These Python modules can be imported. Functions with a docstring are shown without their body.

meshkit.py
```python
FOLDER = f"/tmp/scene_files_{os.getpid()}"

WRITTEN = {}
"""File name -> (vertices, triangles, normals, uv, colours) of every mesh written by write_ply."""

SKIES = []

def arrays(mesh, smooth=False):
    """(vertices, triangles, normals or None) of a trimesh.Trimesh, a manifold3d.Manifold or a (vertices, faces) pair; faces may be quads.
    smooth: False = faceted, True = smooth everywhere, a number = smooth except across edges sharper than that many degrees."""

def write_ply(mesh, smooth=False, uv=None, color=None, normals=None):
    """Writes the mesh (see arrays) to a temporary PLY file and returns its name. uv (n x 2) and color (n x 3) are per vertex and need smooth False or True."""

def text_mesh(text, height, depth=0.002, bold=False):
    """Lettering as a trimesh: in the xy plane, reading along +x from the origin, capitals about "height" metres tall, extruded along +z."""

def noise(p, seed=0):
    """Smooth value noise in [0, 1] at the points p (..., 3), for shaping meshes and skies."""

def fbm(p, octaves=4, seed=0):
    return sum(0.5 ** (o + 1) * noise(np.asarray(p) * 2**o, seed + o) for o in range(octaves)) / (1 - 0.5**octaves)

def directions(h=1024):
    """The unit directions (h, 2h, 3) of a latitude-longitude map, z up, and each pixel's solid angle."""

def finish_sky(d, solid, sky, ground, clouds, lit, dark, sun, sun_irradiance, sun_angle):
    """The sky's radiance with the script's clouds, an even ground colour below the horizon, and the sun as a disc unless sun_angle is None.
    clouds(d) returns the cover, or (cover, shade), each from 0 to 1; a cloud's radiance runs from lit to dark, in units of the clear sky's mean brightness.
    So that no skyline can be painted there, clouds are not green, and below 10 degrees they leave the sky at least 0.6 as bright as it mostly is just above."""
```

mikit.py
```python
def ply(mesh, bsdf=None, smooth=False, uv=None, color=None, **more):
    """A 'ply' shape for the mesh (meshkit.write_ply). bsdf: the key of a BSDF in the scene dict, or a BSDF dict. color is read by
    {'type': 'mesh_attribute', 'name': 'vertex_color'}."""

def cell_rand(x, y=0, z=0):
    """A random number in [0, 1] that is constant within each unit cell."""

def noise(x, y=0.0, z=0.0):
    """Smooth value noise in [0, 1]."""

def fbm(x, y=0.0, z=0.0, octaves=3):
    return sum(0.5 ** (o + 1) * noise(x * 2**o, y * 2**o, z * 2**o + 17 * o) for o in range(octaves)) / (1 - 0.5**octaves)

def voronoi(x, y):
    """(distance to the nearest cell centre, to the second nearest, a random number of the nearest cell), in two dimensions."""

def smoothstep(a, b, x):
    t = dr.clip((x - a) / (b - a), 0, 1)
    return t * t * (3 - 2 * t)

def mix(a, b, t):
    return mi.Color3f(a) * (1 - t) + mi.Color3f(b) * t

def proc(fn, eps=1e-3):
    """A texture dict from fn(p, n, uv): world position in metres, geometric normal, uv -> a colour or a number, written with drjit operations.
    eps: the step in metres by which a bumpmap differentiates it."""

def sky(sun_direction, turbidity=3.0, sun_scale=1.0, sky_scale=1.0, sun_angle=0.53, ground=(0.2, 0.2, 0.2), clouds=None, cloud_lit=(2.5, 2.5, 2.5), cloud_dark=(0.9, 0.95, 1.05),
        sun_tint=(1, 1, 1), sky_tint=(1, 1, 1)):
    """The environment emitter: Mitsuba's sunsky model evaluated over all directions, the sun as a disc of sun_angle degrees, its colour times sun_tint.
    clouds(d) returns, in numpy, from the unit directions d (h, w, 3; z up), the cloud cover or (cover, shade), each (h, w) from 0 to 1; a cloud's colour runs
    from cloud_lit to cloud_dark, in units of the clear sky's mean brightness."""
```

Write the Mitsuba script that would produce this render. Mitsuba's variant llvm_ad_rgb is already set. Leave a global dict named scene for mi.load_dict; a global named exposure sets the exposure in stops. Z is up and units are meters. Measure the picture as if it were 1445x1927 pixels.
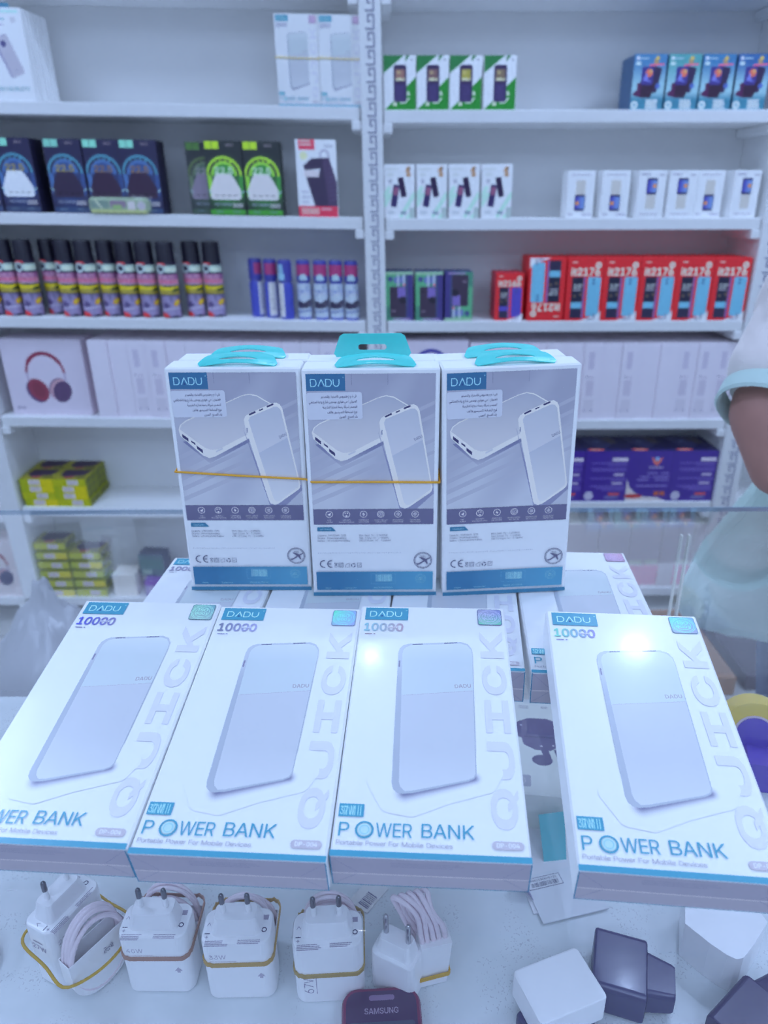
import math, glob, random
import numpy as np, trimesh, mitsuba as mi, mikit, meshkit
import manifold3d as m3
from shapely import affinity, box as sbox, union_all, Polygon, Point, LineString, MultiPolygon
T = mi.ScalarTransform4f
rng = np.random.default_rng(7)
random.seed(7)
scene, labels = {}, {}
PI = math.pi
# ------------------------------------------------------------------ camera, exposure, light
W, L, D = .105, .1955, .02634          # the boxed power bank: width, length, thickness
F_PX, PITCH, ROLL, H_CAM = 1354.84, math.radians(23.693), math.radians(-1.2395), .34108
cp_, sp_ = math.cos(PITCH), math.sin(PITCH)
fw, up, rt = np.array([0, cp_, -sp_]), np.array([0, sp_, cp_]), np.array([1., 0, 0])
up2 = -math.sin(ROLL) * rt + math.cos(ROLL) * up
EYE = np.array([0, 0, H_CAM])
exposure = 0.13
scene['camera'] = {'type': 'thinlens', 'fov': math.degrees(2 * math.atan(722.5 / F_PX)), 'fov_axis': 'x',
                   'aperture_radius': .0016, 'focus_distance': .50, 'near_clip': .02, 'far_clip': 50.,
                   'to_world': T().look_at(origin=EYE.tolist(), target=(EYE + fw).tolist(), up=up2.tolist())}
LIGHT = np.array([.545, .735, 1.13])      # cold white LED light
SPOT = 220.
FILL_PANELS = [(x, -1.5, 10.) for x in (-1.25, 0, 1.25)] + [(x, -.5, 5.) for x in (-1.25, 0, 1.25)] + [(-1.5, 1.15, 13.), (1.5, 1.15, 13.)]     # x, y, radiance; unseen fill panels, added to light boxes and shelves
SPOTS = [(.775, 1.505, .05), (-.093, 1.53, .03)]
CEIL, FLOOR = 1.75, -.95               # heights above and below the glass top (z = 0)

# ------------------------------------------------------------------ colours and materials
def lin(c):
    c = np.asarray(c, float) / 255
    return np.where(c < .04045, c / 12.92, ((c + .055) / 1.055) ** 2.4)
def N(r, g, b): return lin((r, g, b))                                        # plain surface colour
def O(r, g, b, w=(.59, .75, 1.08)): return np.clip(lin((r, g, b)) / np.asarray(w) * .82, .004, .9)   # as seen under the cold light
def S(r, g, b): return O(r, g, b, (.41, .53, .83))
WHITE = np.array([.82, .82, .82])
VC = {'type': 'mesh_attribute', 'name': 'vertex_color'}
def two(d): return {'type': 'twosided', 'bsdf': d}
def prin(rough, **k): return two({'type': 'principled', 'base_color': VC, 'roughness': rough, **k})
scene['card'] = prin(.5, specular=.4)
scene['gloss'] = prin(.3, specular=.5, clearcoat=.6, clearcoat_gloss=.96)
scene['wrap'] = prin(.32, specular=.5, clearcoat=1., clearcoat_gloss=.985)
scene['matte'] = prin(.85, specular=.2)
scene['metal'] = two({'type': 'principled', 'base_color': VC, 'roughness': .25, 'metallic': 1.})
scene['skin'] = prin(.5, specular=.35)
scene['glass'] = {'type': 'thindielectric', 'int_ior': 1.5}
scene['film'] = {'type': 'thindielectric', 'int_ior': 1.3}
def _paint(p, n, uv):
    f = mikit.fbm(p.x * 9, p.y * 9, p.z * 9, 3)
    s = mikit.smoothstep(.62, .8, mikit.fbm(p.x * 3.1 + 7, p.y * 3, p.z * 4.3, 3))
    return mikit.mix((.80, .80, .80), (.72, .715, .70), f * .5 + s * .4)
scene['shelf_paint'] = two({'type': 'principled', 'base_color': mikit.proc(_paint), 'roughness': .45, 'specular': .4})
def _tile(p, n, uv):
    g = mikit.smoothstep(.0, .012, dr_min(p.x, p.y))
    return mikit.mix((.30, .30, .29), (.55, .54, .52), g) * (.85 + .3 * mikit.fbm(p.x * 6, p.y * 6, 0, 3))
import drjit as dr
def dr_min(x, y):
    a = dr.abs(x / .4 - dr.round(x / .4)); b = dr.abs(y / .4 - dr.round(y / .4))
    return dr.minimum(a, b)
scene['floor_tile'] = two({'type': 'principled', 'base_color': mikit.proc(_tile), 'roughness': .35})
def _base(p, n, uv):
    f = mikit.fbm(p.x * 30, p.y * 30, 1.7, 4)
    d = mikit.smoothstep(.80, .84, mikit.noise(p.x * 900, p.y * 900, 3.)) * mikit.smoothstep(.5, .7, mikit.noise(p.x * 40, p.y * 40, 9.))
    return mikit.mix(mikit.mix((.66, .69, .70), (.54, .58, .60), f), (.35, .35, .38), d * .5)
scene['display_board'] = two({'type': 'principled', 'base_color': mikit.proc(_base), 'roughness': .35, 'specular': .5})

# ------------------------------------------------------------------ mesh helpers
def cat(*ms): return trimesh.util.concatenate([m for m in ms if m is not None])
def raw(v, f): return trimesh.Trimesh(np.asarray(v, float), np.asarray(f, int), process=False)
def bx(x0, x1, y0, y1, z0, z1):
    m = trimesh.creation.box((x1 - x0, y1 - y0, z1 - z0)); m.apply_translation(((x0 + x1) / 2, (y0 + y1) / 2, (z0 + z1) / 2)); return m
def hull(p): return trimesh.convex.convex_hull(np.asarray(p, float))
def cbox(x0, x1, y0, y1, z0, z1, c=.001):
    p = []
    for ax in range(3):
        k = [c, c, c]; k[ax] = 0
        for x in (x0 + k[0], x1 - k[0]):
            for y in (y0 + k[1], y1 - k[1]):
                for z in (z0 + k[2], z1 - k[2]): p.append((x, y, z))
    return hull(p)
def rrect(w, h, r, n=5):
    """rounded rectangle centred on the origin"""
    p = []
    for cx, cy, a in ((w/2-r, h/2-r, 0), (-w/2+r, h/2-r, 90), (-w/2+r, -h/2+r, 180), (w/2-r, -h/2+r, 270)):
        for i in range(n + 1):
            t = math.radians(a + 90 * i / n); p.append((cx + r * math.cos(t), cy + r * math.sin(t)))
    return p
def slab(w, d, h, r, e=.002, n=5):
    """a block with round vertical edges (r) and softened top and bottom edges (e), base on z = 0"""
    p = []
    for z, i in ((0, e), (e * .3, e * .3), (e, 0), (h - e, 0), (h - e * .3, e * .3), (h, e)):
        p += [(x, y, z) for x, y in rrect(w - 2 * i, d - 2 * i, max(r - i, .0004), n)]
    return hull(p)
def lathe(prof, n=20):
    m = trimesh.creation.revolve(np.asarray(prof, float), sections=n); return m
def tube(pts, r, n=8, closed=False):
    p = np.asarray(pts, float); k = len(p)
    t = (np.roll(p, -1, 0) - np.roll(p, 1, 0)) if closed else np.gradient(p, axis=0)
    t /= np.linalg.norm(t, axis=1, keepdims=True) + 1e-12
    a = np.cross(t[0], [0, 0, 1.] if abs(t[0][2]) < .9 else [1., 0, 0]); a /= np.linalg.norm(a)
    A = []
    for i in range(k):
        a = a - t[i] * (a @ t[i]); a /= np.linalg.norm(a) + 1e-12; A.append(a)
    A = np.array(A); B = np.cross(t, A); rr = np.broadcast_to(r, (k,))
    g = np.arange(n) * 2 * PI / n
    v = (p[:, None] + rr[:, None, None] * (np.cos(g)[None, :, None] * A[:, None] + np.sin(g)[None, :, None] * B[:, None])).reshape(-1, 3)
    f = []
    for i in range(k if closed else k - 1):
        j = (i + 1) % k
        for q in range(n):
            s = (q + 1) % n; f += [(i*n+q, j*n+q, j*n+s), (i*n+q, j*n+s, i*n+s)]
    if not closed:
        v = np.vstack([v, p[0], p[-1]]); c0, c1 = len(v) - 2, len(v) - 1
        for q in range(n):
            s = (q + 1) % n; f += [(c0, q, s), (c1, (k-1)*n+s, (k-1)*n+q)]
    return raw(v, f)
def spline(pts, n=40, closed=False):
    from scipy.interpolate import CubicSpline
    p = np.asarray(pts, float)
    if closed: p = np.vstack([p, p[:1]])
    t = np.r_[0, np.cumsum(np.linalg.norm(np.diff(p, axis=0), axis=1))]
    q = CubicSpline(t, p, bc_type='periodic' if closed else 'natural')(np.linspace(0, t[-1], n + (1 if closed else 0)))
    return q[:-1] if closed else q
def extrude(poly, h):
    g = getattr(poly, 'geoms', [poly])
    return cat(*[trimesh.creation.extrude_polygon(x, h, engine='earcut') for x in g if not x.is_empty])
def M4(ex, ey, ez, o):
    m = np.eye(4); m[:3, 0], m[:3, 1], m[:3, 2], m[:3, 3] = ex, ey, ez, o; return m
def Rz(a, o=(0, 0, 0)):
    c, s = math.cos(a), math.sin(a); return M4((c, s, 0), (-s, c, 0), (0, 0, 1), o)
def Rx(a):
    c, s = math.cos(a), math.sin(a); return M4((1, 0, 0), (0, c, s), (0, -s, c), (0, 0, 0))
def Ry(a):
    c, s = math.cos(a), math.sin(a); return M4((c, 0, -s), (0, 1, 0), (s, 0, c), (0, 0, 0))
def Tr(x, y, z): m = np.eye(4); m[:3, 3] = (x, y, z); return m
def moved(m, M): m = m.copy(); m.apply_transform(M); return m

# ------------------------------------------------------------------ things and parts
def ply(mesh, col=WHITE, bsdf='card', smooth=False):
    """shape dict with one colour (or one per vertex); a smoothing angle is resolved first so that colours can be given"""
    if bsdf in ('shelf_paint', 'floor_tile', 'display_board', 'glass', 'film'): return mikit.ply(mesh, bsdf, smooth=smooth)
    c = np.asarray(col, float)
    if c.ndim == 1:
        if smooth is not False and smooth is not True:
            mesh = trimesh.graph.smooth_shade(mesh, angle=math.radians(smooth), facet_minarea=None); smooth = True
        c = np.tile(c, (len(mesh.vertices), 1))
    return mikit.ply(mesh, bsdf, smooth=smooth, color=c)
used = set()
def new(base):
    k, i = base, 0
    while k in used: i += 1; k = f'{base}_{i:03d}'
    used.add(k); return k
def tag(key, label=None, cat_=None, group=None, kind=None):
    d = {}
    if label: d['label'] = label
    if cat_: d['category'] = cat_
    if group: d['group'] = group
    if kind: d['kind'] = kind
    labels[key] = d; return key
def put(key, d, M=None):
    scene[key] = d if M is None else {**d, 'to_world': T(np.asarray(M, float))}
def sub(parent, name): return new(parent + '__' + name)
def single(base, d, label, cat_, M=None, group=None, kind=None):
    k = new(base); put(k, d, M); return tag(k, label, cat_, group, kind)
def place(base, proto, M, label, cat_, group=None, partlabels=None):
    """proto: list of (part name, shape dict); adds a thing made of those parts"""
    k = new(base); tag(k, label, cat_, group)
    for name, d in proto:
        q = sub(k, name); put(q, d, M)
        if partlabels and name in partlabels: tag(q, partlabels[name])
    return k

# ------------------------------------------------------------------ flat print: layered polygons with vertex colours
FD = glob.glob('/opt/blender-*/*/datafiles/fonts/')[0]
_fonts, _glyphs = {}, {}
def glyphs(s, wt=400, size=96, ar=False):
    key = (s, wt, size, ar)
    if key in _glyphs: return _glyphs[key]
    from PIL import Image, ImageDraw, ImageFont
    fk = (wt, size, ar)
    if fk not in _fonts:
        names = glob.glob(FD + 'NotoSansArabic*') if ar else []
        f = ImageFont.truetype(names[0] if names else FD + 'Inter.woff2', size)
        try: f.set_variation_by_axes([wt, 100] if ar else [32, wt])
        except Exception: pass
        _fonts[fk] = f
    f = _fonts[fk]
    x0, y0, x1, y1 = f.getbbox(s, anchor='ls')
    im = Image.new('L', (x1 - x0 + 8, y1 - y0 + 8))
    ImageDraw.Draw(im).text((4 - x0, 4 - y0), s, 255, f, anchor='ls')
    on = np.pad(np.asarray(im) > 127, ((0, 0), (1, 1))).astype(np.int8)
    r, a = np.nonzero(np.diff(on, axis=1) == 1); b = np.nonzero(np.diff(on, axis=1) == -1)[1]
    g = union_all(sbox(a, -r - 1, b, -r)).buffer(.6).buffer(-.6).simplify(.7 if size > 60 else .8)
    k = 1 / (70.0 * size / 96)
    g = affinity.affine_transform(g, [k, 0, 0, k, (x0 - 4) * k, (4 - y0) * k])
    _glyphs[key] = g; return g
AR = {'ا': (0xFE8D, 2), 'ب': (0xFE8F, 4), 'ة': (0xFE93, 2), 'ت': (0xFE95, 4), 'ج': (0xFE9D, 4), 'ح': (0xFEA1, 4), 'خ': (0xFEA5, 4), 'د': (0xFEA9, 2), 'ذ': (0xFEAB, 2),
      'ر': (0xFEAD, 2), 'س': (0xFEB1, 4), 'ش': (0xFEB5, 4), 'ص': (0xFEB9, 4), 'ض': (0xFEBD, 4), 'ع': (0xFEC9, 4), 'ف': (0xFED1, 4), 'ك': (0xFED9, 4), 'ل': (0xFEDD, 4),
      'م': (0xFEE1, 4), 'ن': (0xFEE5, 4), 'ه': (0xFEE9, 4), 'و': (0xFEED, 2), 'ي': (0xFEF1, 4)}
def arabic(s):
    out = []
    for i, c in enumerate(s):
        if c not in AR: out.append(c); continue
        b, n = AR[c]
        p = i > 0 and s[i-1] in AR and AR[s[i-1]][1] == 4
        x = n == 4 and i + 1 < len(s) and s[i+1] in AR
        out.append(chr(b + (3 if p and x else 2 if x else 1 if p else 0)))
    return ''.join(out[::-1])
class Print:
    """drawn in millimetres on a face; every call is one layer on top of the last"""
    def __init__(s, step=8e-6): s.v, s.f, s.c, s.n, s.k, s.step = [], [], [], 0, 0, step
    def poly(s, g, col, grid=None):
        if not hasattr(g, 'geom_type'): g = Polygon(g)
        if not g.is_valid: g = g.buffer(0)
        z = s.k * s.step * 1000; s.k += 1
        for q in getattr(g, 'geoms', [g]):
            if q.is_empty or q.area < 1e-6: continue
            v, f = trimesh.creation.triangulate_polygon(q, engine='earcut')
            v, f = np.asarray(v, float), np.asarray(f, int)
            if callable(col) or grid:
                if grid:
                    v3, f = trimesh.remesh.subdivide_to_size(np.c_[v, np.zeros(len(v))], f, grid); v = v3[:, :2]
                c = np.asarray(col(v[:, 0], v[:, 1]), float).reshape(-1, 3) if callable(col) else np.tile(np.asarray(col, float), (len(v), 1))
            else: c = np.tile(np.asarray(col, float), (len(v), 1))
            # counter-clockwise faces look out of the page
            a = np.cross(v[f[:, 1]] - v[f[:, 0]], v[f[:, 2]] - v[f[:, 0]]); f = np.where((a < 0)[:, None], f[:, ::-1], f)
            s.v.append(np.c_[v, np.full(len(v), z)]); s.f.append(f + s.n); s.c.append(c); s.n += len(v)
        return s
    def rect(s, x0, y0, x1, y1, col, r=0, grid=None):
        g = Polygon([(a + (x0+x1)/2, b + (y0+y1)/2) for a, b in rrect(x1-x0, y1-y0, r)]) if r else sbox(x0, y0, x1, y1)
        return s.poly(g, col, grid)
    def circ(s, x, y, r, col, w=None, sx=1, n=10):
        g = Point(0, 0).buffer(r, quad_segs=n)
        if w: g = g.difference(Point(0, 0).buffer(r - w, quad_segs=n))
        return s.poly(affinity.translate(affinity.scale(g, sx, 1), x, y), col)
    def line(s, pts, w, col, cap='flat', join='round'): return s.poly(LineString(pts).buffer(w / 2, cap_style=cap, join_style=join, quad_segs=4), col)
    def text(s, t, x, y, h, col, wt=400, anchor='l', fit=None, shear=0, rot=0, size=96, ar=False, grid=None):
        g = glyphs(arabic(t) if ar else t, wt, size, ar)
        a, _, b, _ = g.bounds
        g = affinity.translate(g, -a, 0); g = affinity.scale(g, h, h, origin=(0, 0))
        w = (b - a) * h
        if fit: g = affinity.scale(g, fit / w, 1, origin=(0, 0)); w = fit
        if shear: g = affinity.affine_transform(g, [1, shear, 0, 1, 0, 0])
        g = affinity.translate(g, {'l': 0, 'c': -w / 2, 'r': -w}[anchor], 0)
        if rot: g = affinity.rotate(g, rot, origin=(0, 0))
        return s.poly(affinity.translate(g, x, y), col, grid)
    def lines(s, x, y, w, n, dy, t, col, jag=.3):
        """small print too fine to read"""
        for i in range(n): s.rect(x, y - i * dy, x + w * (1 - jag * random.random()), y - i * dy + t, col)
        return s
    def mesh(s, lift=1e-4):
        v = np.vstack(s.v) / 1000; v[:, 2] += lift
        return raw(v, np.vstack(s.f)), np.vstack(s.c)
    def wrap(s, r, lift=1e-4):
        m, c = s.mesh(0); v = m.vertices; q = v[:, 0] / r; d = r + lift + v[:, 2]
        return raw(np.c_[d * np.sin(q), -d * np.cos(q), v[:, 1]], m.faces), c
    def ply(s, M=None, bsdf='card', lift=1e-4):
        m, c = s.mesh(lift)
        if M is not None: m = moved(m, M)
        return ply(m, c, bsdf)
FRONT = M4((1, 0, 0), (0, 0, 1), (0, -1, 0), (0, 0, 0))       # page on the y = 0 face of a standing box
def SIDE_L(d): return M4((0, -1, 0), (0, 0, 1), (-1, 0, 0), (0, d, 0))
def SIDE_R(w): return M4((0, 1, 0), (0, 0, 1), (1, 0, 0), (w, 0, 0))
def TOP(h): return M4((1, 0, 0), (0, 1, 0), (0, 0, 1), (0, 0, h))
def mixc(a, b, t):
    t = np.clip(np.asarray(t, float), 0, 1)[:, None]; return np.asarray(a) * (1 - t) + np.asarray(b) * t
# ------------------------------------------------------------------ the room
def struct(key, d, M=None): put(key, d, M); used.add(key); tag(key, kind='structure')
X0, X1, Y0, Y1 = -2.3, 2.3, -2.2, 2.32
PW = N(196, 196, 195)
struct('floor', ply(bx(X0, X1, Y0, Y1, FLOOR - .05, FLOOR), bsdf='floor_tile'))
struct('ceiling', ply(bx(X0, X1, Y0, Y1, CEIL, CEIL + .05), N(205, 205, 205), 'matte'))
struct('wall_back', ply(bx(X0, X1, Y1, Y1 + .05, FLOOR, CEIL), PW, 'matte'))
struct('wall_front', ply(bx(X0, X1, Y0 - .05, Y0, FLOOR, CEIL), PW, 'matte'))
struct('wall_left', ply(bx(X0 - .05, X0, Y0, Y1, FLOOR, CEIL), PW, 'matte'))
struct('wall_right', ply(bx(X1, X1 + .05, Y0, Y1, FLOOR, CEIL), PW, 'matte'))
def emit(s): return {'type': 'area', 'radiance': {'type': 'rgb', 'value': (LIGHT * s).tolist()}}
for i, (x, y, e_) in enumerate(FILL_PANELS):
    k = tag(new('added_fill_panel'), ('added square LED fill panel in the ceiling behind the camera', 'added square LED fill panel in the ceiling over the shop floor', 'added square LED fill panel in the ceiling near the shelves')[0 if y < -1 else 1 if y < 0 else 2], 'lamp', 'added LED fill panels in the ceiling')
    put(sub(k, 'frame'), ply(cat(bx(x-.31, x+.31, y-.31, y-.29, CEIL-.02, CEIL-.001), bx(x-.31, x+.31, y+.29, y+.31, CEIL-.02, CEIL-.001), bx(x-.31, x-.29, y-.29, y+.29, CEIL-.02, CEIL-.001), bx(x+.29, x+.31, y-.29, y+.29, CEIL-.02, CEIL-.001)), N(230, 230, 230)))
    q = raw([(x-.29, y-.29, CEIL-.012), (x-.29, y+.29, CEIL-.012), (x+.29, y+.29, CEIL-.012), (x+.29, y-.29, CEIL-.012)], [(0, 1, 2), (0, 2, 3)])
    put(sub(k, 'diffuser'), {**ply(q), 'emitter': emit(e_)})
for x, y, r in SPOTS:
    k = tag(new('spot_lamp'), ('larger' if r > .04 else 'small') + ' round LED spot lamp in the ceiling in front of the shelves', 'lamp')
    put(sub(k, 'housing'), ply(moved(lathe([(.0, .01), (r + .01, .01), (r + .01, .05), (0, .05)], 24), Tr(x, y, CEIL - .051)), N(235, 235, 235)))
    a = np.arange(24) * 2 * PI / 24
    v = np.vstack([np.c_[x + r * np.cos(a), y + r * np.sin(a), np.full(24, CEIL - .0415)], [(x, y, CEIL - .0415)]])
    put(sub(k, 'diffuser'), {**ply(raw(v, [(24, (i + 1) % 24, i) for i in range(24)])), 'emitter': emit(SPOT)})

# ------------------------------------------------------------------ the shelf unit (its boards run slightly downhill to the right, as in the shop)
SH = np.eye(4); SH[2, 0] = -.025
SHL, SHR = np.eye(4), np.eye(4); SHL[2, 0], SHR[2, 0] = -.034, -.018
YF, YB = 2.075, 2.262
def shelf(M): return SH @ M
unit = tag(new('wall_shelf'), 'white built-in wall shelving with key-patterned uprights behind the counter', 'shelf')
def upart(name, mesh, col=None, bsdf='shelf_paint', M=SH):
    q = sub(unit, name); put(q, ply(mesh, **({'col': col} if col is not None else {}), bsdf=bsdf), M); return q
upart('back_panel', bx(-2.0, 1.75, YB, YB + .02, -.88, 1.55))
UPR = [(-1.192, -1.135), (-.036, .018), (1.032, 1.10), (1.66, 1.72), (-1.99, -1.93)]
for x0, x1 in UPR: upart('upright', cbox(x0, x1, YF - .008, YB - .001, -.88, 1.55, .002))
# Greek key band, engraved in grey along the upright's face
def key_band(x0, z0, z1, w, p, col):
    P = Print(3e-5)
    t = .15 * w
    for i in range(int((z1 - z0) / p)):
        z = z0 + i * p
        pts = [(0, 0), (1, 0), (1, .78), (.34, .78), (.34, .42), (.66, .42)]
        P.line([(1000 * (x0 + a * w), 1000 * (z + b * p)) for a, b in pts], 1000 * t, col, join='mitre')
    return P
for (x0, w) in ((-.0205, .021), (1.052, .026)):
    upart('key_pattern', *key_band(x0, -.85, 1.2, w, .0372, S(92, 104, 156)).mesh(), 'card')
    scene[unit + '__key_pattern' if x0 < 0 else unit + '__key_pattern_001']['to_world'] = T(SH @ Tr(0, YF - .008, 0) @ FRONT)
NOM = [.815, .547, .290, .020, -.267, -.551, -.8847]
LEVL, LEVR = [.815, .547, .288, .017, -.273, -.565, -.890], [.815, .541, .286, .017, -.2725, -.539, -.848]
BAYS = [(-1.93, -1.194, LEVL, SHL), (-1.131, -.039, LEVL, SHL), (.021, 1.029, LEVR, SHR), (1.103, 1.657, LEVR, SHR)]
for x0, x1, zz, m in BAYS:
    for z in zz:
        upart('board', cbox(x0, x1, YF, YB - .001, z - .030, z, .002), M=m)
        for a, b in ((x0 - .002, x0 + .022), (x1 - .022, x1 + .002)):
            upart('bracket', cbox(a, b, YF - .004, YB - .002, z - .053, z - .0305, .002), M=m)
def level(x, z):
    i = min(i for i, n in enumerate(NOM) if n <= z + .002) if z > -.88 else 6
    return z + (LEVL if x < 0 else LEVR)[i] - NOM[i]

# ------------------------------------------------------------------ the glass counter
CA = -.042
CM = Rz(CA, (0, .787, 0))
def C_(x0, x1, y0, y1, z0, z1, c=None): return cbox(x0, x1, y0 - .787, y1 - .787, z0, z1, c) if c else bx(x0, x1, y0 - .787, y1 - .787, z0, z1)
ctr = tag(new('display_counter'), 'glass-topped shop counter with white display board inside', 'counter')
q = raw([(-1.25, -.75, -.001), (1.2, -.75, -.001), (1.2, 0, -.001), (-1.25, 0, -.001)], [(0, 1, 2), (0, 2, 3)])
put(tag(sub(ctr, 'glass_top'), 'clear glass top'), ply(q, bsdf='glass'), CM)
EDGE = O(112, 142, 186)
put(sub(ctr, 'glass_edge'), ply(cat(C_(-1.25, 1.2, .787, .7882, -.006, -.0005), C_(-1.25, 1.2, .035, .0365, -.008, -.0005)), EDGE, 'gloss'), CM)
put(sub(ctr, 'display_board'), ply(C_(-1.25, 1.2, .04, .712, -.238, -.22), bsdf='display_board'), CM)
put(sub(ctr, 'cabinet'), ply(C_(-1.25, 1.2, .06, .70, FLOOR + .001, -.2382), bsdf='shelf_paint'), CM)
q = raw([(-1.25, -.75, -.22), (1.2, -.75, -.22), (1.2, -.75, -.009), (-1.25, -.75, -.009)], [(0, 1, 2), (0, 2, 3)])
put(sub(ctr, 'front_glass'), ply(q, bsdf='glass'), CM)
q = raw([(.335, -.05, -.205), (1.19, -.05, -.205), (1.19, -.05, -.012), (.335, -.05, -.012)], [(0, 1, 2), (0, 2, 3)])
put(tag(sub(ctr, 'sliding_door'), 'clear sliding glass door at the back'), ply(q, bsdf='glass'), CM)
put(sub(ctr, 'door_edge'), ply(cat(C_(.3335, .335, .734, .740, -.205, -.012), C_(.3415, .3435, .734, .740, -.205, -.012)), O(190, 210, 235), 'gloss'), CM)
put(sub(ctr, 'rail'), ply(cat(C_(-1.25, 1.2, .722, .7221, -.22, -.2195), C_(-1.25, -1.238, .04, .76, -.22, -.009), C_(1.188, 1.2, .04, .76, -.22, -.009)), N(200, 205, 208), 'metal'), CM)
# ------------------------------------------------------------------ the boxed power banks
TEAL, TEALD, PAPER = O(62, 150, 205), O(45, 115, 172), np.array([.83, .83, .83])
GREY1, GREY2, SIDE = np.array([.60, .65, .66]), np.array([.59, .60, .635]), np.array([.46, .485, .54])
def wordmark(P, x0, y0, w, h, t, col):
    """the maker's logo: D, an A without bar, D, U in thin strokes"""
    d = lambda x, a: [(x, y0), (x, y0 + h), (x + a * .55, y0 + h)] + [(x + a * .55 + a * .45 * math.sin(q), y0 + h / 2 + h / 2 * math.cos(q)) for q in np.linspace(0, PI, 9)] + [(x, y0)]
    a = w * .20; g = (w - 4 * a) / 3
    P.line(d(x0, a), t, col, cap='round')
    xa = x0 + a + g; P.line([(xa, y0), (xa + a * .55, y0 + h), (xa + a * 1.1, y0)], t, col)
    P.line(d(x0 + 2 * (a + g), a), t, col, cap='round')
    xu = x0 + 3 * (a + g)
    P.line([(xu, y0 + h), (xu, y0 + a * .5)] + [(xu + a/2 - a/2 * math.cos(q), y0 + a/2 - a/2 * math.sin(q)) for q in np.linspace(0, PI, 9)] + [(xu + a, y0 + h)], t, col)
    return xa + a * .55
def logo_panel(P, x0, y0, x1, y1, bg, fg, small=True):
    P.rect(x0, y0, x1, y1, bg); w, h = x1 - x0, y1 - y0
    xa = wordmark(P, x0 + .115 * w, y0 + .27 * h, .73 * w, .42 * h, .035 * h + .28, fg)
    if small: P.poly([(xa - .9, y0 + .27 * h), (xa + .9, y0 + .27 * h), (xa, y0 + .27 * h + 2)], O(30, 70, 140)); P.circ(x1 - .045 * w, y0 + .8 * h, .5, fg, .2)
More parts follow.
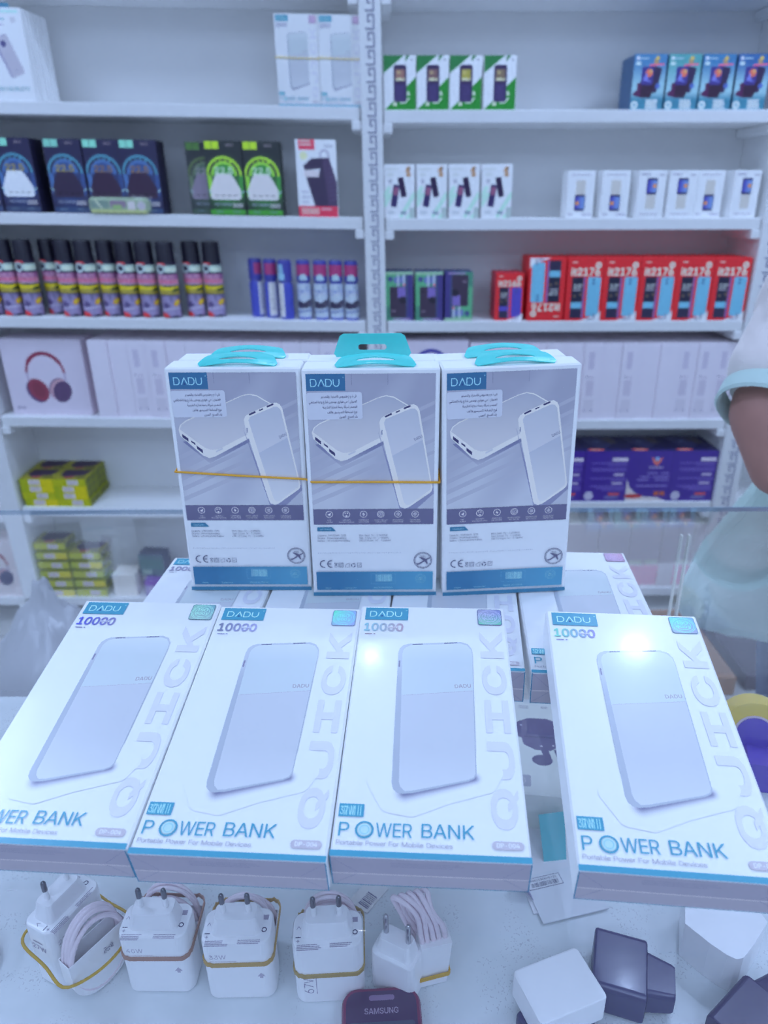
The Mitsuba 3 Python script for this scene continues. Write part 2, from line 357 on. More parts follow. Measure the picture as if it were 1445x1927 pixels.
def seal(P, x0, y0, x1, y1, ca, cb, cc):
    cx, cy, w, h = (x0 + x1) / 2, (y0 + y1) / 2, x1 - x0, y1 - y0
    f = lambda x, y: mixc(mixc(ca, cb, (x - x0) / w), np.asarray(cc)[None] + 0 * x[:, None], np.clip((y1 - y) / h - .25, 0, .8) * 1.1)
    P.rect(x0, y0, x1, y1, np.asarray(cb) * .55, 1.8); P.rect(x0 + .4, y0 + .4, x1 - .4, y1 - .4, f, 1.5, grid=3)
    lt = np.clip(np.asarray(ca) * 1.35 + .08, 0, .9)
    for r in (.47, .41, .31): P.circ(cx, cy, r * h, lt, .35, sx=1.08)
    P.text('ISO', cx, cy + .6, .19 * h, lt, 700, 'c'); P.text('9001', cx, cy - .19 * h, .17 * h, lt, 700, 'c'); P.rect(cx - 2, cy - .31 * h, cx + 2, cy - .27 * h, lt)
def capsule_print(P):
    """the printed white power bank with its soft printed shadow"""
    sh_ = Polygon([(22, 46), (30, 52), (78, 60), (88, 54), (84, 46), (60, 38), (42, 30), (30, 32)]).buffer(6)
    a, b = np.array([38., 38.6]), np.array([77., 49.5])
    def f(x, y):
        p = np.c_[x, y]; t = np.clip((p - a) @ (b - a) / ((b - a) @ (b - a)), 0, 1)
        d = np.linalg.norm(p - a - t[:, None] * (b - a), axis=1)
        return mixc(PAPER, O(92, 100, 160), np.clip(np.exp(-(d / (4.2 - 1.2 * t)) ** 2) * 1.0 - .04, 0, 1))
    P.poly(sh_, f, grid=1.6)
    body = Polygon([(29.6, 147.5), (30.3, 44.6), (31.2, 41), (33.5, 38.6), (36.5, 38.0), (42, 38.6), (74, 47.4), (77.5, 49.3), (78.8, 52), (80.3, 147), (79.8, 152.5), (77.2, 157), (72.5, 158.9), (36, 156), (32.5, 154.3), (30.4, 151.5)])
    P.poly(body, lambda x, y: mixc(SIDE, np.array([.66, .68, .71]), np.clip((y - 120) / 40, 0, .5)), grid=8)
    face = Polygon([(32.4, 147), (34.4, 46), (35.3, 42.6), (38, 39.8), (42, 40.2), (73.6, 48.4), (77, 50.2), (78.2, 53), (79.8, 147), (79.2, 151.5), (76.6, 155.6), (72, 157.2), (38, 154.6), (34.8, 152.8), (33, 150)])
    lo = face.intersection(Polygon([(20, 108), (34, 109.6), (90, 116), (90, 20), (20, 20)])); hi = face.difference(lo)
    P.poly(hi, lambda x, y: mixc(GREY1, np.array([.70, .73, .74]), np.clip((y - 140) / 18, 0, 1) * .9), grid=6)
    P.poly(lo, lambda x, y: mixc(GREY2, np.array([.67, .68, .71]), np.clip((70 - y) / 34, 0, 1)), grid=8)
    P.line([(34, 109.6), (79.4, 114.8)], .28, O(160, 172, 212))
    P.line([(39, 155.4), (46, 156)], .7, O(80, 90, 140)); P.line([(61, 157.2), (70, 158)], .7, O(80, 90, 140))
    P.rect(30.2, 134, 31.3, 140, O(120, 130, 180), .5)
    P.text('DADU', 67.6, 116.6, 3, O(150, 160, 196), 700, fit=10.6, rot=5)
def quick(P):
    """faint varnished letters that climb the right edge"""
    c = np.array([.735, .718, .785])
    for ch, y0, y1 in (('Q', 18.5, 43.5), ('U', 49.5, 75.5), ('I', 82, 107.5), ('C', 112, 137.5), ('K', 144, 169.5)):
        if ch == 'I':
            P.poly(union_all([sbox(86, y0, 90, y1), sbox(97, y0, 101, y1), sbox(88, y0 + 10, 99, y1 - 10)]), c)
            continue
        g = glyphs(ch, 750); a, b0, b, d = g.bounds
        g = affinity.scale(affinity.translate(g, -a, -b0), (y1 - y0) / (b - a), 15.5 / (d - b0), origin=(0, 0))
        P.poly(affinity.translate(affinity.rotate(g, 90, origin=(0, 0)), 101.3, y0), c)
def front_print(i, foil, hol):
    P = Print()
    quick(P); capsule_print(P)
    logo_panel(P, 3.8, 180, 35, 192.6, TEAL, O(165, 225, 255))
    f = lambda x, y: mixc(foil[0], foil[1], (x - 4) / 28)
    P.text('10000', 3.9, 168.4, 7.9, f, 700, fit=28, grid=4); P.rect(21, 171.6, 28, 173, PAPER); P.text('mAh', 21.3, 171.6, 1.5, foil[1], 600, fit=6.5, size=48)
    P.rect(4.9, 165.1, 10, 165.8, foil[1] * .7); P.rect(11, 165.1, 12.3, 165.8, foil[1] * .7)
    seal(P, 85.2, 176.3, 102.4, 192.6, *hol)
    P.rect(2.3, 22.9, 16.1, 30.6, TEAL)
    for x in (5.0, 6.4, 8.6, 10, 10.9, 12.6, 14): P.rect(x, 23.6, x + .5, 29.6, O(140, 210, 245))
    P.text('37W', 2.9, 24, 5, O(150, 215, 250), 500, fit=8)
    # POWER BANK in thin round-ended capitals
    P.text('P', 3.4, 11.4, 8, TEAL, 380); P.circ(17.2, 15.4, 5, TEAL, 1.0); P.circ(17.2, 15.4, 3.6, O(165, 215, 250)); P.circ(17.2, 15.4, 2.7, O(120, 190, 235), .5)
    P.text('WER', 23.4, 11.6, 8, TEAL, 380, fit=19.3); P.text('BANK', 47.9, 12.0, 8, TEAL, 380, fit=28)
    P.text('Portable Power For Mobile Devices', 2.8, 6.4, 2.6, O(135, 142, 185), 330, fit=61.5, size=64)
    P.rect(85, 7.0, 101.6, 11.6, O(172, 182, 222), 2.2); P.text('DP-004', 93.3, 8.1, 2.5, PAPER, 650, 'c', fit=12, size=64)
    P.rect(0, 0, 105, 3.4, TEAL)
    return P
def back_print(i):
    P = Print()
    st = (O(150, 160, 205), O(172, 186, 226))
    g = sbox(3.2, 80.6, 101.6, 191.8)
    P.poly(g, lambda x, y: mixc(O(146, 160, 204), O(176, 194, 234), np.clip((180 - y) / 110 + .25 * np.sin(x / 9 - y / 14), 0, 1)), grid=5)
    for k in range(5): P.poly(Polygon([(3.2, 84 + 9 * k), (101.6, 128 + 10 * k), (101.6, 131 + 10 * k), (3.2, 88 + 9 * k)]).intersection(g), lambda x, y: mixc(O(158, 173, 215), O(176, 194, 232), (100 - y) / 60 + x / 200), grid=9)
    # lying power bank
    P.poly(Polygon([(8, 136), (28, 117.5), (66, 138), (62, 146)]).intersection(g), lambda x, y: mixc(O(158, 172, 214), O(110, 122, 178), np.clip((y - 118) / 14, 0, 1)), grid=3)
    A = [(5.7, 146), (7.5, 150), (12, 153.5), (58, 173.6), (64, 175.2), (70, 174), (88, 163), (90, 158), (66, 141), (33, 123.5), (28, 122), (23, 124.2), (6.5, 141)]
    P.poly(A, O(205, 220, 248))
    P.poly([(6.6, 146.4), (8.5, 150), (13, 153), (58, 173), (64, 174.4), (70, 173), (88, 162), (68, 146), (36, 129.5), (30, 129), (25, 131)], lambda x, y: mixc(O(186, 200, 234), O(158, 174, 215), np.clip((y - 135) / 38, 0, 1)), grid=6)
    for q in ([(8, 142.6), (8.2, 139.8), (12.6, 136), (12.6, 138.8)], [(14.5, 137.2), (14.8, 135.6), (17.8, 133.2), (17.8, 134.8)], [(18.6, 132.8), (18.8, 130), (23.2, 126.2), (23.2, 129)]): P.poly(q, O(48, 50, 110))
    P.poly([(33.5, 128), (34, 127), (39.5, 129.6), (39.5, 131)], O(180, 196, 234)); 
    # leaning power bank
    P.poly([(57, 148), (76, 84), (101, 99), (101.6, 94), (88, 80.6), (74, 80.6)], O(124, 136, 190))
    B = [(58.4, 154), (60, 157.2), (63.5, 159.4), (81.5, 167.4), (85.2, 168), (88, 166.4), (89.6, 163), (100.4, 99), (100, 96), (98, 94), (81, 81.6), (78, 80.8), (74.6, 82), (73.4, 85), (59.5, 146)]
    P.poly(B, O(206, 221, 249))
    Fc = [(62, 153.5), (63.6, 156.4), (66, 157.4), (83, 164.6), (86, 164.6), (88.2, 162), (99.2, 100), (98.6, 97), (82, 84), (79.4, 84), (77.6, 86)]
    lo = Polygon(Fc).intersection(Polygon([(50, 117.5), (69.5, 127), (110, 149), (110, 70), (50, 70)]))
    P.poly(Polygon(Fc).difference(lo), lambda x, y: mixc(O(186, 202, 240), O(172, 190, 230), (y - 130) / 30), grid=6)
    P.poly(lo, lambda x, y: mixc(O(196, 213, 247), O(166, 184, 226), (y - 84) / 50), grid=6)
    for q in ([(62.6, 158.6), (63.4, 157.6), (68.6, 160), (67.8, 161.2)], [(71, 162), (71.6, 161.2), (74.6, 162.6), (74.2, 163.4)], [(77.2, 165.2), (77.8, 164), (83, 166.2), (82.4, 167.4)]): P.poly(q, O(48, 50, 110))
    P.rect(60.0, 143.6, 60.8, 147.6, O(110, 122, 172), .4)
    P.text('DADU', 86.2, 138.4, 2.3, O(120, 130, 172), 700, fit=6.8, rot=27)
    logo_panel(P, 3.3, 178.9, 33, 191.9, O(45, 105, 168), O(140, 205, 250))
    for x in (37.7, 65.3): P.rect(x, 183.5, x + .35, 191.8, O(120, 132, 178))
    # dark strip with six icons
    P.rect(3.4, 66.8, 101.6, 80.6, O(92, 98, 150))
    ic = O(205, 216, 250)
    for k in range(6):
        x = 16.4 + 14.06 * k; P.circ(x, 76, 3, ic, .45)
        if k == 0: P.poly([(x - 1.6, 75.4), (x + 1.5, 77.4), (x + .6, 74.2), (x - .2, 75.2)], ic)
        elif k == 1: P.rect(x - 1.3, 76.3, x - .5, 77.6, ic).rect(x + .5, 76.3, x + 1.3, 77.6, ic).rect(x - .8, 73.9, x + .8, 75, ic)
        elif k == 2: P.poly([(x + .3, 78), (x - 1.2, 75.7), (x, 75.7), (x - .3, 74), (x + 1.2, 76.3), (x, 76.3)], ic)
        else: P.circ(x, 76, 1.9 if k == 3 else 1.4, ic, .35); P.rect(x - .5, 75.2, x + .5, 76.9, O(170, 180, 225))
        t = ('FAST', 'SUPPORTS', 'OVERPOWER', 'SHORT-CIRCUIT', 'TEMPERATURE', 'OVERCHARGE')[k], ('CHARGE', 'MULTIPLE DEVICES', 'PROTECTION', 'PROTECTION', 'PROTECTION', 'PROTECTION')[k]
        for j in (0, 1): P.text(t[j], x, 70.3 - 1.75 * j, 1.0, ic, 400, 'c', size=32)
    P.poly([(6.1, 60.9), (21.4, 60.9), (18.2, 64.5), (6.1, 64.5)], TEALD); P.text('specification', 8.3, 62, 1.5, O(150, 205, 245), 400, fit=9.2, size=40)
    ink = O(86, 92, 140)
    for j, (a, b) in enumerate((('Capacity:  10000mAh  37W', 'Micro Input:  5V - 2.1A(MAX)'), ('Display:  Percentage battery', 'Type-C Input:  5V - 2.1A(MAX)'), ('Battery:  Lithium polymer battery', 'USB 1/2 Output:  5V - 3.1A(MAX)'))):
        P.text(a, 5.9, 56.3 - 2.42 * j, 1.45, ink, 400, fit=(23.6, 23.8, 26.9)[j], size=40); P.text(b, 40.3, 56.3 - 2.42 * j, 1.45, ink, 400, fit=(23.4, 24.4, 26.3)[j], size=40)
    for k in range(47): P.rect(5.6 + 1.5 * k, 40.5, 6.1 + 1.5 * k, 41, O(140, 155, 200))
    for x, e in ((8.6, 0), (14.8, 1)):
        P.line([(x + 2.2 - 3.3 * math.cos(q) * 1 if 0 else x + 1.6 + 3.2 * math.cos(q), 30.5 + 3.2 * math.sin(q)) for q in np.linspace(math.radians(75), math.radians(285), 14)], .75, O(58, 66, 118))
        if e: P.rect(x - 1.3, 30.15, x + 1.6, 30.85, O(58, 66, 118))
    ib = O(88, 98, 146)
    P.line([(18.9, 31), (21.4, 28.2)], .45, ib).line([(21.4, 31), (18.9, 28.2)], .45, ib).rect(18.9, 31, 21.4, 31.4, ib).rect(18.9, 27.2, 21.4, 27.6, ib)
    for x0, x1 in ((22.6, 26.4), (38.2, 41.6)): P.line([(x0, 27.4), (x1, 27.4), (x1, 31.3), (x0, 31.3), (x0, 27.4)], .35, ib)
    P.line([(23.5, 28.3), (25.5, 28.3), (25.5, 30.4), (23.5, 30.4), (23.5, 28.3)], .3, ib).line([(39, 29.4), (39.6, 28.6), (40.8, 30.4)], .3, ib)
    P.line([(28.2, 27.4), (31.4, 27.4), (31.4, 29.6), (31.9, 29.6), (31.4, 31.3), (28.2, 29.5), (28.2, 27.4)], .3, ib)
    for k in range(3):
        q = 2 * PI * k / 3 + .5; P.line([(34.9 + 1.6 * math.cos(q + t), 29.2 + 1.6 * math.sin(q + t)) for t in np.linspace(0, 1.5, 5)], .75, O(58, 66, 118))
    # the flight badge
    P.circ(93.4, 33.6, 7.7, ink, .55); P.circ(93.4, 33.6, 6.7, ink, .35)
    P.poly([(87.8, 30.6), (90.4, 31), (94, 33.6), (90, 36.6), (91.4, 36.7), (96.2, 34.9), (99.6, 36.6), (99.9, 36), (96.6, 33.7), (97.6, 30.4), (96.9, 29.9), (95, 32.8), (91.4, 30.2), (89.2, 29.4)], ink)
    P.text('TRAVEL', 93.4, 37.2, .95, ink, 600, 'c', size=32); P.text('SAFELY', 93.4, 35.8 + .1, .9, ink, 600, 'c', size=32)
    # blue foot with bar code and seal
    P.rect(3.3, 5.6, 101.9, 23, lambda x, y: mixc(O(44, 112, 176), O(68, 146, 206), (x - 20) / 70), grid=12)
    lt = O(140, 205, 240)
    P.text('Website', 12.6, 6.9, 1.1, lt, 400, 'c', size=32); P.text('Download APP', 31.7, 6.9, 1.1, lt, 400, 'c', size=32)
    P.line([(49.6, 11.3), (70.1, 11.3), (70.1, 21.2), (49.6, 21.2), (49.6, 11.3)], .18, O(100, 170, 220))
    x = 53.6; r = random.Random(4)
    while x < 67.4:
        w = r.choice((.3, .5, .8)); P.rect(x, 13.6, x + w, 20.4, lt); x += w + r.choice((.3, .45, .7))
    P.text('MADE IN CHINA', 60, 7.2, 1.15, lt, 450, 'c', fit=16, size=40)
    for r_ in (4.4, 3.4): P.circ(91.6, 16.3, r_, O(110, 180, 225), .3)
    P.text('ISO', 91.6, 16.5, 1.3, lt, 600, 'c', size=32); P.text('9001', 91.6, 14.8, 1.2, lt, 600, 'c', size=32)
    P.rect(0, 0, 105, 3.4, TEALD)
    return P
def label_print():
    P = Print(); P.rect(0, 0, 42.6, 21.4, O(184, 204, 248), 2)
    ink = O(44, 40, 96)
    for t, y, w in (('ش ذ م م هنتروس للإستراد والتصدير', 17.2, 27.6), ('العنوان : حي هواري بومدين شارع وادة الحناشي', 13.1, 37), ('المصدر شركة رحمة لتجارة الخارجية', 8.9, 26.6), ('نوع البضاعة اكسيسور هاتف', 4.9, 23), ('بلد الصنع  الصين', 1.1, 14)):
        P.text(t.replace('إ', 'ا'), 38.6, y, 2.0, ink, 650, 'r', fit=w, ar=True, size=72)
    return P
FOIL_SHEEN = [(O(70, 84, 226), O(120, 130, 205)), (O(108, 124, 178), O(150, 165, 238)), (O(130, 196, 240), O(168, 160, 200)), (O(110, 205, 214), O(128, 130, 226)), (O(120, 130, 190), O(140, 150, 210))]  # view-dependent sheen of the foil figures, painted as fixed colours for each box
HOL = [(O(130, 195, 205), O(105, 165, 205), O(150, 190, 215)), (O(100, 240, 222), O(135, 170, 250), O(150, 175, 250)), (O(145, 160, 215), O(120, 140, 220), O(105, 210, 190)), (O(85, 205, 245), O(105, 165, 240), O(150, 155, 205)), (O(165, 155, 215), O(175, 150, 200), O(150, 140, 200))]
box_body = ply(cbox(0, W, .0003, D, 0, L, .0012), PAPER, 'card')
box_wrap = ply(cbox(0, W, .0003, D, 0, L, .0012), PAPER, 'wrap')
def end_print():
    P = Print(); g = O(158, 166, 200)
    P.rect(.6, .6, 104.4, 25.8, O(150, 158, 196)); P.rect(.6, 11, 104.4, 25.8, O(142, 150, 190)); P.rect(.6, 10.6, 104.4, 11.6, O(172, 180, 214))
    P.line([(.6, .6), (14, 11)], .25, O(110, 120, 170)).line([(104.4, .6), (91, 11)], .25, O(110, 120, 170)).line([(.6, 25.8), (14, 13)], .25, O(115, 122, 172)).line([(104.4, 25.8), (91, 13)], .25, O(115, 122, 172))
    P.lines(32, 22, 40, 3, 1.6, .5, O(124, 132, 176))
    for a, b, c, d in ((0, 0, .6, 26.3), (104.4, 0, 105, 26.3), (0, 0, 105, .6)): P.rect(a, b, c, d, TEALD)
    return P
END = M4((1, 0, 0), (0, -1, 0), (0, 0, -1), (0, D, 0))
ends = end_print().ply(END, 'card')
fronts = [front_print(i, FOIL_SHEEN[i], HOL[i]).ply(FRONT, 'wrap' if i < 4 else 'gloss') for i in range(5)]
def lying(x, y, z, yaw, tilt):
    ex = np.array([math.cos(yaw), math.sin(yaw), 0]); eh = np.array([-math.sin(yaw), math.cos(yaw), 0]); ez = np.array([0, 0, 1.])
    ey, en = math.cos(tilt) * eh + math.sin(tilt) * ez, -math.sin(tilt) * eh + math.cos(tilt) * ez
    return M4(ex, -en, ey, np.array([x, y, z]) + D * en)
FB = [(-.2441, .2903, .0028, -.0849, .1828), (-.1381, .2794, .0022, -.0792, .1783), (-.0322, .2768, .0006, -.0753, .1840), (.0951, .2646, .0006, -.1128, .1868)]
FL = ['white power bank box at the left of the tilted front row, violet-blue capacity figures', 'white power bank box in the front row, second from the left, green-blue seal sticker', 'white power bank box, third in the front row, its seal showing clear ISO lettering', 'white power bank box lying apart at the right of the front row, lamp glint']
PL = {'front_print': 'printed front with a white power bank picture', 'bottom_end': 'grey glued bottom end'}
for i in range(4):
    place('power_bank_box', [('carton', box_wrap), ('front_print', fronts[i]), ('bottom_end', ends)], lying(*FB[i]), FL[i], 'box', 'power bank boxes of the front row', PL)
BB = [(-.2187, .4251, -.0821), (-.1113, .4213, -.0871), (-.0054, .4386, -.1184), (.1033, .4248, -.0982)]
BL_ = ['white power bank box lying under the left standing boxes, leftmost of the flat row', 'white power bank box lying flat under the left and middle standing boxes', 'white power bank box lying flat under the middle and right standing boxes', 'white power bank box at the right end of the flat row, pinkish seal sticker showing']
for i in range(4):
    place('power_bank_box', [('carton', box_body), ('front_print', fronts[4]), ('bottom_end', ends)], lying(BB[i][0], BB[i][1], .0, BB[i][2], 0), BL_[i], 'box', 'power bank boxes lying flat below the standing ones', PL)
backs = back_print(0).ply(FRONT, 'gloss')
sticker = label_print().ply(Tr(.0032, -.0004, .1562) @ Ry(-.012) @ FRONT, 'card')
# hang tab: a teal plastic strip with a slot, folded flat on the lid or standing up
def hang_tab(up_):
    g = Polygon([(-29, 0), (-31, 3), (-26, 17), (-23, 19), (23, 19), (26, 17), (31, 3), (29, 0)]).difference(affinity.scale(Point(0, 6).buffer(1, quad_segs=8), 15, 2.2) if not up_ else LineString([(-9, 8), (9, 8)]).buffer(2.4))
    m = extrude(affinity.scale(g, .001, .001, origin=(0, 0)), .0006)
    v, f = trimesh.remesh.subdivide_to_size(m.vertices, m.faces, .008); m = raw(v, f)
    if up_: return moved(m, Tr(.052, .0165, L) @ Rx(math.radians(97)))
    v = m.vertices.copy(); v[:, 2] += .0022 * np.sin(np.clip(v[:, 1] / .019, 0, 1) * PI) + .004 * np.clip(v[:, 1] / .019, 0, 1) ** 2 + .0016 * np.cos(v[:, 0] / .012); m.vertices = v
    return moved(m, Tr(.056, .0035, L + .0014))
TAB = O(64, 198, 226)
tabs = [ply(hang_tab(u), TAB, 'gloss') for u in (False, True)]
clear_tab = ply(moved(extrude(sbox(.038, L - .0095, .0655, L - .0002), .0003), M4((1, 0, 0), (0, 0, 1), (0, -1, 0), (0, -.0003, 0))), bsdf='film')
def standing(x, y, yaw, lean, roll, back=0):
    ex = np.array([math.cos(yaw), math.sin(yaw), 0]); eh = np.array([-math.sin(yaw), math.cos(yaw), 0]); ez = np.array([0, 0, 1.])
    u = math.cos(lean) * ez + math.sin(lean) * eh
    ex, u = math.cos(roll) * ex + math.sin(roll) * u, -math.sin(roll) * ex + math.cos(roll) * u
    n = np.cross(u, ex)
    low = min(0, W * ex[2])
    return M4(ex, n, u, np.array([x, y, D - low + .0002]) + n * back)
SB = [(-.1698, .5538, -.0193, -.0054, -.0136), (-.0619, .5403, -.0186, -.0041, -.0085), (.0486, .5365, .0283, -.0089, .0133)]
SL = ['white power bank box standing at the left, its back with grey picture towards us', 'white power bank box standing in the middle with its back towards us', 'white power bank box standing at the right, its back towards us, no rubber band']
SR = ['second white box standing right behind the left standing box, only its top shows', 'second white box behind the middle standing box, its teal hang tab sticking up', 'second white box behind the right standing box, teal hang tab folded down']
STM = []
for i in range(3):
    M = standing(*SB[i]); STM.append(M)
    place('power_bank_box', [('carton', box_body), ('back_print', backs), ('address_sticker', sticker), ('hang_tab', tabs[0]), ('hang_strip', clear_tab)], M, SL[i], 'box', 'power bank boxes standing upright', {'address_sticker': 'white sticker with Arabic text', 'hang_tab': 'teal hang tab', 'back_print': 'printed back with two power banks and icons'})
    M = standing(*SB[i], back=D + .0012)
    M[:3, 3] += np.array([(.003, .001, -.004)[i], 0, .0])
    place('power_bank_box', [('carton', box_body), ('hang_tab', tabs[int(i == 1)])], M, SR[i], 'box', 'power bank boxes standing behind the first ones', {'hang_tab': 'teal hang tab'})
# rubber band round the left and middle boxes
def onbox(M, x, y, z): return (M @ np.array([x, y, z, 1]))[:3]
a, b = STM[0], STM[1]
loop = [onbox(a, -.0012, -.0008, .1105), onbox(a, .05, -.0012, .1072), onbox(a, W, -.0012, .1040), onbox(b, .004, -.0012, .1048), onbox(b, .06, -.0012, .1045), onbox(b, W + .0012, -.0008, .1037),
        onbox(b, W + .0012, .05, .107), onbox(b, W - .002, .0545, .108), onbox(b, 0, .056, .110), onbox(a, W, .0545, .111), onbox(a, .002, .0545, .112), onbox(a, -.0012, .052, .112)]
lp = np.vstack([np.linspace(loop[i], loop[(i + 1) % len(loop)], 5)[:-1] for i in range(len(loop))])
single('rubber_band', ply(tube(lp, .0009, 8, True), O(196, 160, 60), 'card', True), 'yellow rubber band stretched round the left and middle standing boxes', 'rubber band')
# ------------------------------------------------------------------ goods on the wall shelves
YS = 2.082
def at(x, y, z, yaw=0): return (SHL if x < 0 else SHR) @ Rz(yaw, (x, y, level(x, z)))
def carton(w, d, h, col, bsdf='card', c=.0012): return ply(cbox(0, w, .0003, d, 0, h, c), col, bsdf)
SW, INK = S(186, 203, 246), S(92, 98, 150)
ST = 2.5e-5
def rr(cx, cy, w, h, r, a=0): return affinity.translate(affinity.rotate(Polygon(rrect(w, h, r)), a, origin=(0, 0)), cx, cy)
# row 1: boxed power banks, green and teal phone boxes
for x, lab in ((-.2425, 'white power bank box on the top left shelf, left of the upright pair'), (-.1365, 'white power bank box on the top left shelf, against the middle upright')):
    k = place('power_bank_box', [('carton', box_body), ('front_print', fronts[4])], at(x, YS, .5475), lab, 'box', 'power bank boxes on the top left shelf')
    q = np.array([(-.0012, -.0012, .105), (.0525, -.0016, .103), (W + .0012, -.0012, .103), (W + .0012, D + .001, .104), (-.0012, D + .001, .105)])
    single('rubber_band', ply(tube(np.vstack([np.linspace(q[i], q[(i+1) % 5], 4)[:-1] for i in range(5)]), .0011, 6, True), S(196, 176, 120)), 'thin rubber band round the ' + ('left' if x < -.2 else 'right') + ' boxed power bank on the top left shelf', 'rubber band', at(x, YS, .5475))
hq = Print(ST)
hq.rect(0, 186, 105, 192, S(150, 200, 235)).lines(30, 172, 40, 1, 2, 3, S(110, 160, 205)).lines(45, 160, 24, 1, 2, 3, S(150, 160, 210))
hq.poly(rr(64, 96, 38, 88, 6, 20), lambda x, y: mixc(S(120, 128, 185), S(152, 164, 212), (x - 40) / 40), grid=12).poly(rr(67, 96, 32, 86, 5, 20), S(150, 162, 208)).circ(56, 122, 7, S(70, 74, 140)).rect(74, 66, 80, 68, S(120, 130, 180)).rect(84, 166, 96, 178, S(165, 182, 225), 2)
hq.text('HIGH QUALITY', 101, 22, 9, S(100, 150, 190), 600, 'r', fit=92, size=64)
hqp, hqb = hq.ply(FRONT), carton(.112, .030, .197, SW)
hq_tab = ply(moved(extrude(rr(0, 0, .07, .02, .006), .0008), Tr(.05, .006, .1975) @ Rx(1.5)), S(55, 110, 160), 'gloss')
for j in range(4):
    k = place('charger_box', [('carton', hqb)] + ([('front_print', hqp), ('hang_tab', hq_tab)] if j == 0 else []), at(-.962 + .004 * j, YS - .002 + .0305 * j, .5475), ('white HIGH QUALITY power bank box at the left end of the top shelf', 'white box directly behind the HIGH QUALITY box, top left shelf', 'third white box behind the HIGH QUALITY box, top left shelf', 'rearmost white box behind the HIGH QUALITY box, top left shelf')[j], 'box', 'white boxes at the left end of the top shelf')
G1, G2 = S(34, 110, 72), S(28, 124, 52)
gp_ = lambda scr: (Print(ST).poly([(0, 118), (51, 118), (0, 80)], G1).poly([(56, 118), (66, 118), (54, 105), (54, 110)], G1).circ(70, 109, 2.2, S(100, 110, 150))
    .poly([(1, 0), (80, 0), (80, 72), (58, 52), (24, 19)], G2).poly([(22, 9), (32, 9), (32, 19), (26, 18)], S(178, 205, 215)).poly([(58, 32), (66, 32), (62, 42), (58, 40)], S(170, 200, 215)).poly([(40, 14), (54, 14), (66, 26), (60, 26), (52, 18), (40, 17)], S(170, 200, 215))
    .rect(25, 17, 57, 98, S(44, 38, 92), 6).rect(27, 60, 55, 92, S(60, 52, 92), 3).rect(30, 64, 52, 88, scr, 1).poly([(30, 66), (33, 71), (37, 67), (41, 72), (46, 66), (52, 71), (52, 64), (30, 64)], S(205, 195, 190)).lines(33, 83, 10, 2, 4, 1.6, S(190, 180, 150))
    .rect(28, 20, 54, 57, S(50, 44, 108), 3)).lines(31, 50, 20, 6, 6, .8, S(82, 78, 140), .05)
gb = carton(.0805, .06, .118, SW)
gs = [gp_(c).ply(FRONT) for c in (S(124, 100, 110), S(104, 86, 104), S(140, 146, 80), S(104, 98, 96))]
for j, x in enumerate((.0225, .1048, .1875, .2735)):
    place('phone_box', [('carton', gb), ('front_print', gs[j])], at(x, YS, .5475), ('green and white phone box beside the middle upright, top right shelf', 'second green and white phone box from the middle upright', 'green and white phone box with the yellow-green screen', 'rightmost of the green and white phone boxes')[j], 'phone box', 'green and white phone boxes')
def teal_print(a):
    P = Print(ST); P.rect(0, 0, 81.5, 121, lambda x, y: mixc(mixc(S(*a), S(120, 172, 220), np.clip((100 - y) / 45, 0, 1)), S(48, 116, 166)[None] + 0 * x[:, None], np.clip((38 - y) / 16, 0, 1)), grid=9)
    P.circ(9, 112, 4, S(190, 215, 245)).rect(14, 110, 36, 113, S(130, 170, 215)).rect(5, 97, 17, 104, S(160, 195, 230), 1)
    P.poly([(50, 100), (62, 100), (60, 106), (64, 112), (58, 118), (53, 113), (49, 108)], S(140, 128, 110)).circ(57, 112, 4, S(176, 168, 100)).poly([(38, 94), (76, 97), (75, 101), (40, 99)], S(196, 90, 150))
    P.poly(rr(52, 66, 30, 56, 5, -10), S(38, 30, 80)).poly([(8, 30), (2, 34), (14, 44), (12, 56), (24, 62), (50, 56), (48, 26), (26, 26)], S(66, 24, 84)).poly([(22, 60), (22, 28), (48, 26), (62, 60)], S(40, 22, 58))
    P.poly(rr(36, 74, 30, 40, 5, 0), S(48, 44, 140)).circ(40, 80, 9, S(190, 100, 96)).circ(44, 84, 4, S(220, 150, 110)).poly([(25, 64), (34, 82), (38, 66), (48, 60)], S(96, 110, 220)).circ(64, 52, 6, S(60, 90, 190))
    P.circ(10, 10, 9, S(172, 208, 238)).circ(10, 10, 4, S(90, 140, 190)).lines(38, 19, 32, 5, 4.2, 3, S(176, 210, 240), .2)
    return P.ply(FRONT, 'gloss')
tb = carton(.0815, .10, .121, S(52, 84, 140))
tps = [teal_print(a) for a in ((56, 112, 184), (66, 140, 172), (50, 108, 180), (42, 88, 168))]
for j, x in enumerate((.6463, .7326, .8182, .9055)):
    place('phone_box', [('carton', tb), ('front_print', tps[j])], at(x, YS, .5475, .0), ('blue phone box at the left end of the blue row, its dark side showing', 'second blue phone box from the left, the greenest of its row', 'third blue phone box from the left, top right shelf', 'darkest blue phone box at the right end of its row')[j], 'phone box', 'blue phone boxes on the top right shelf')
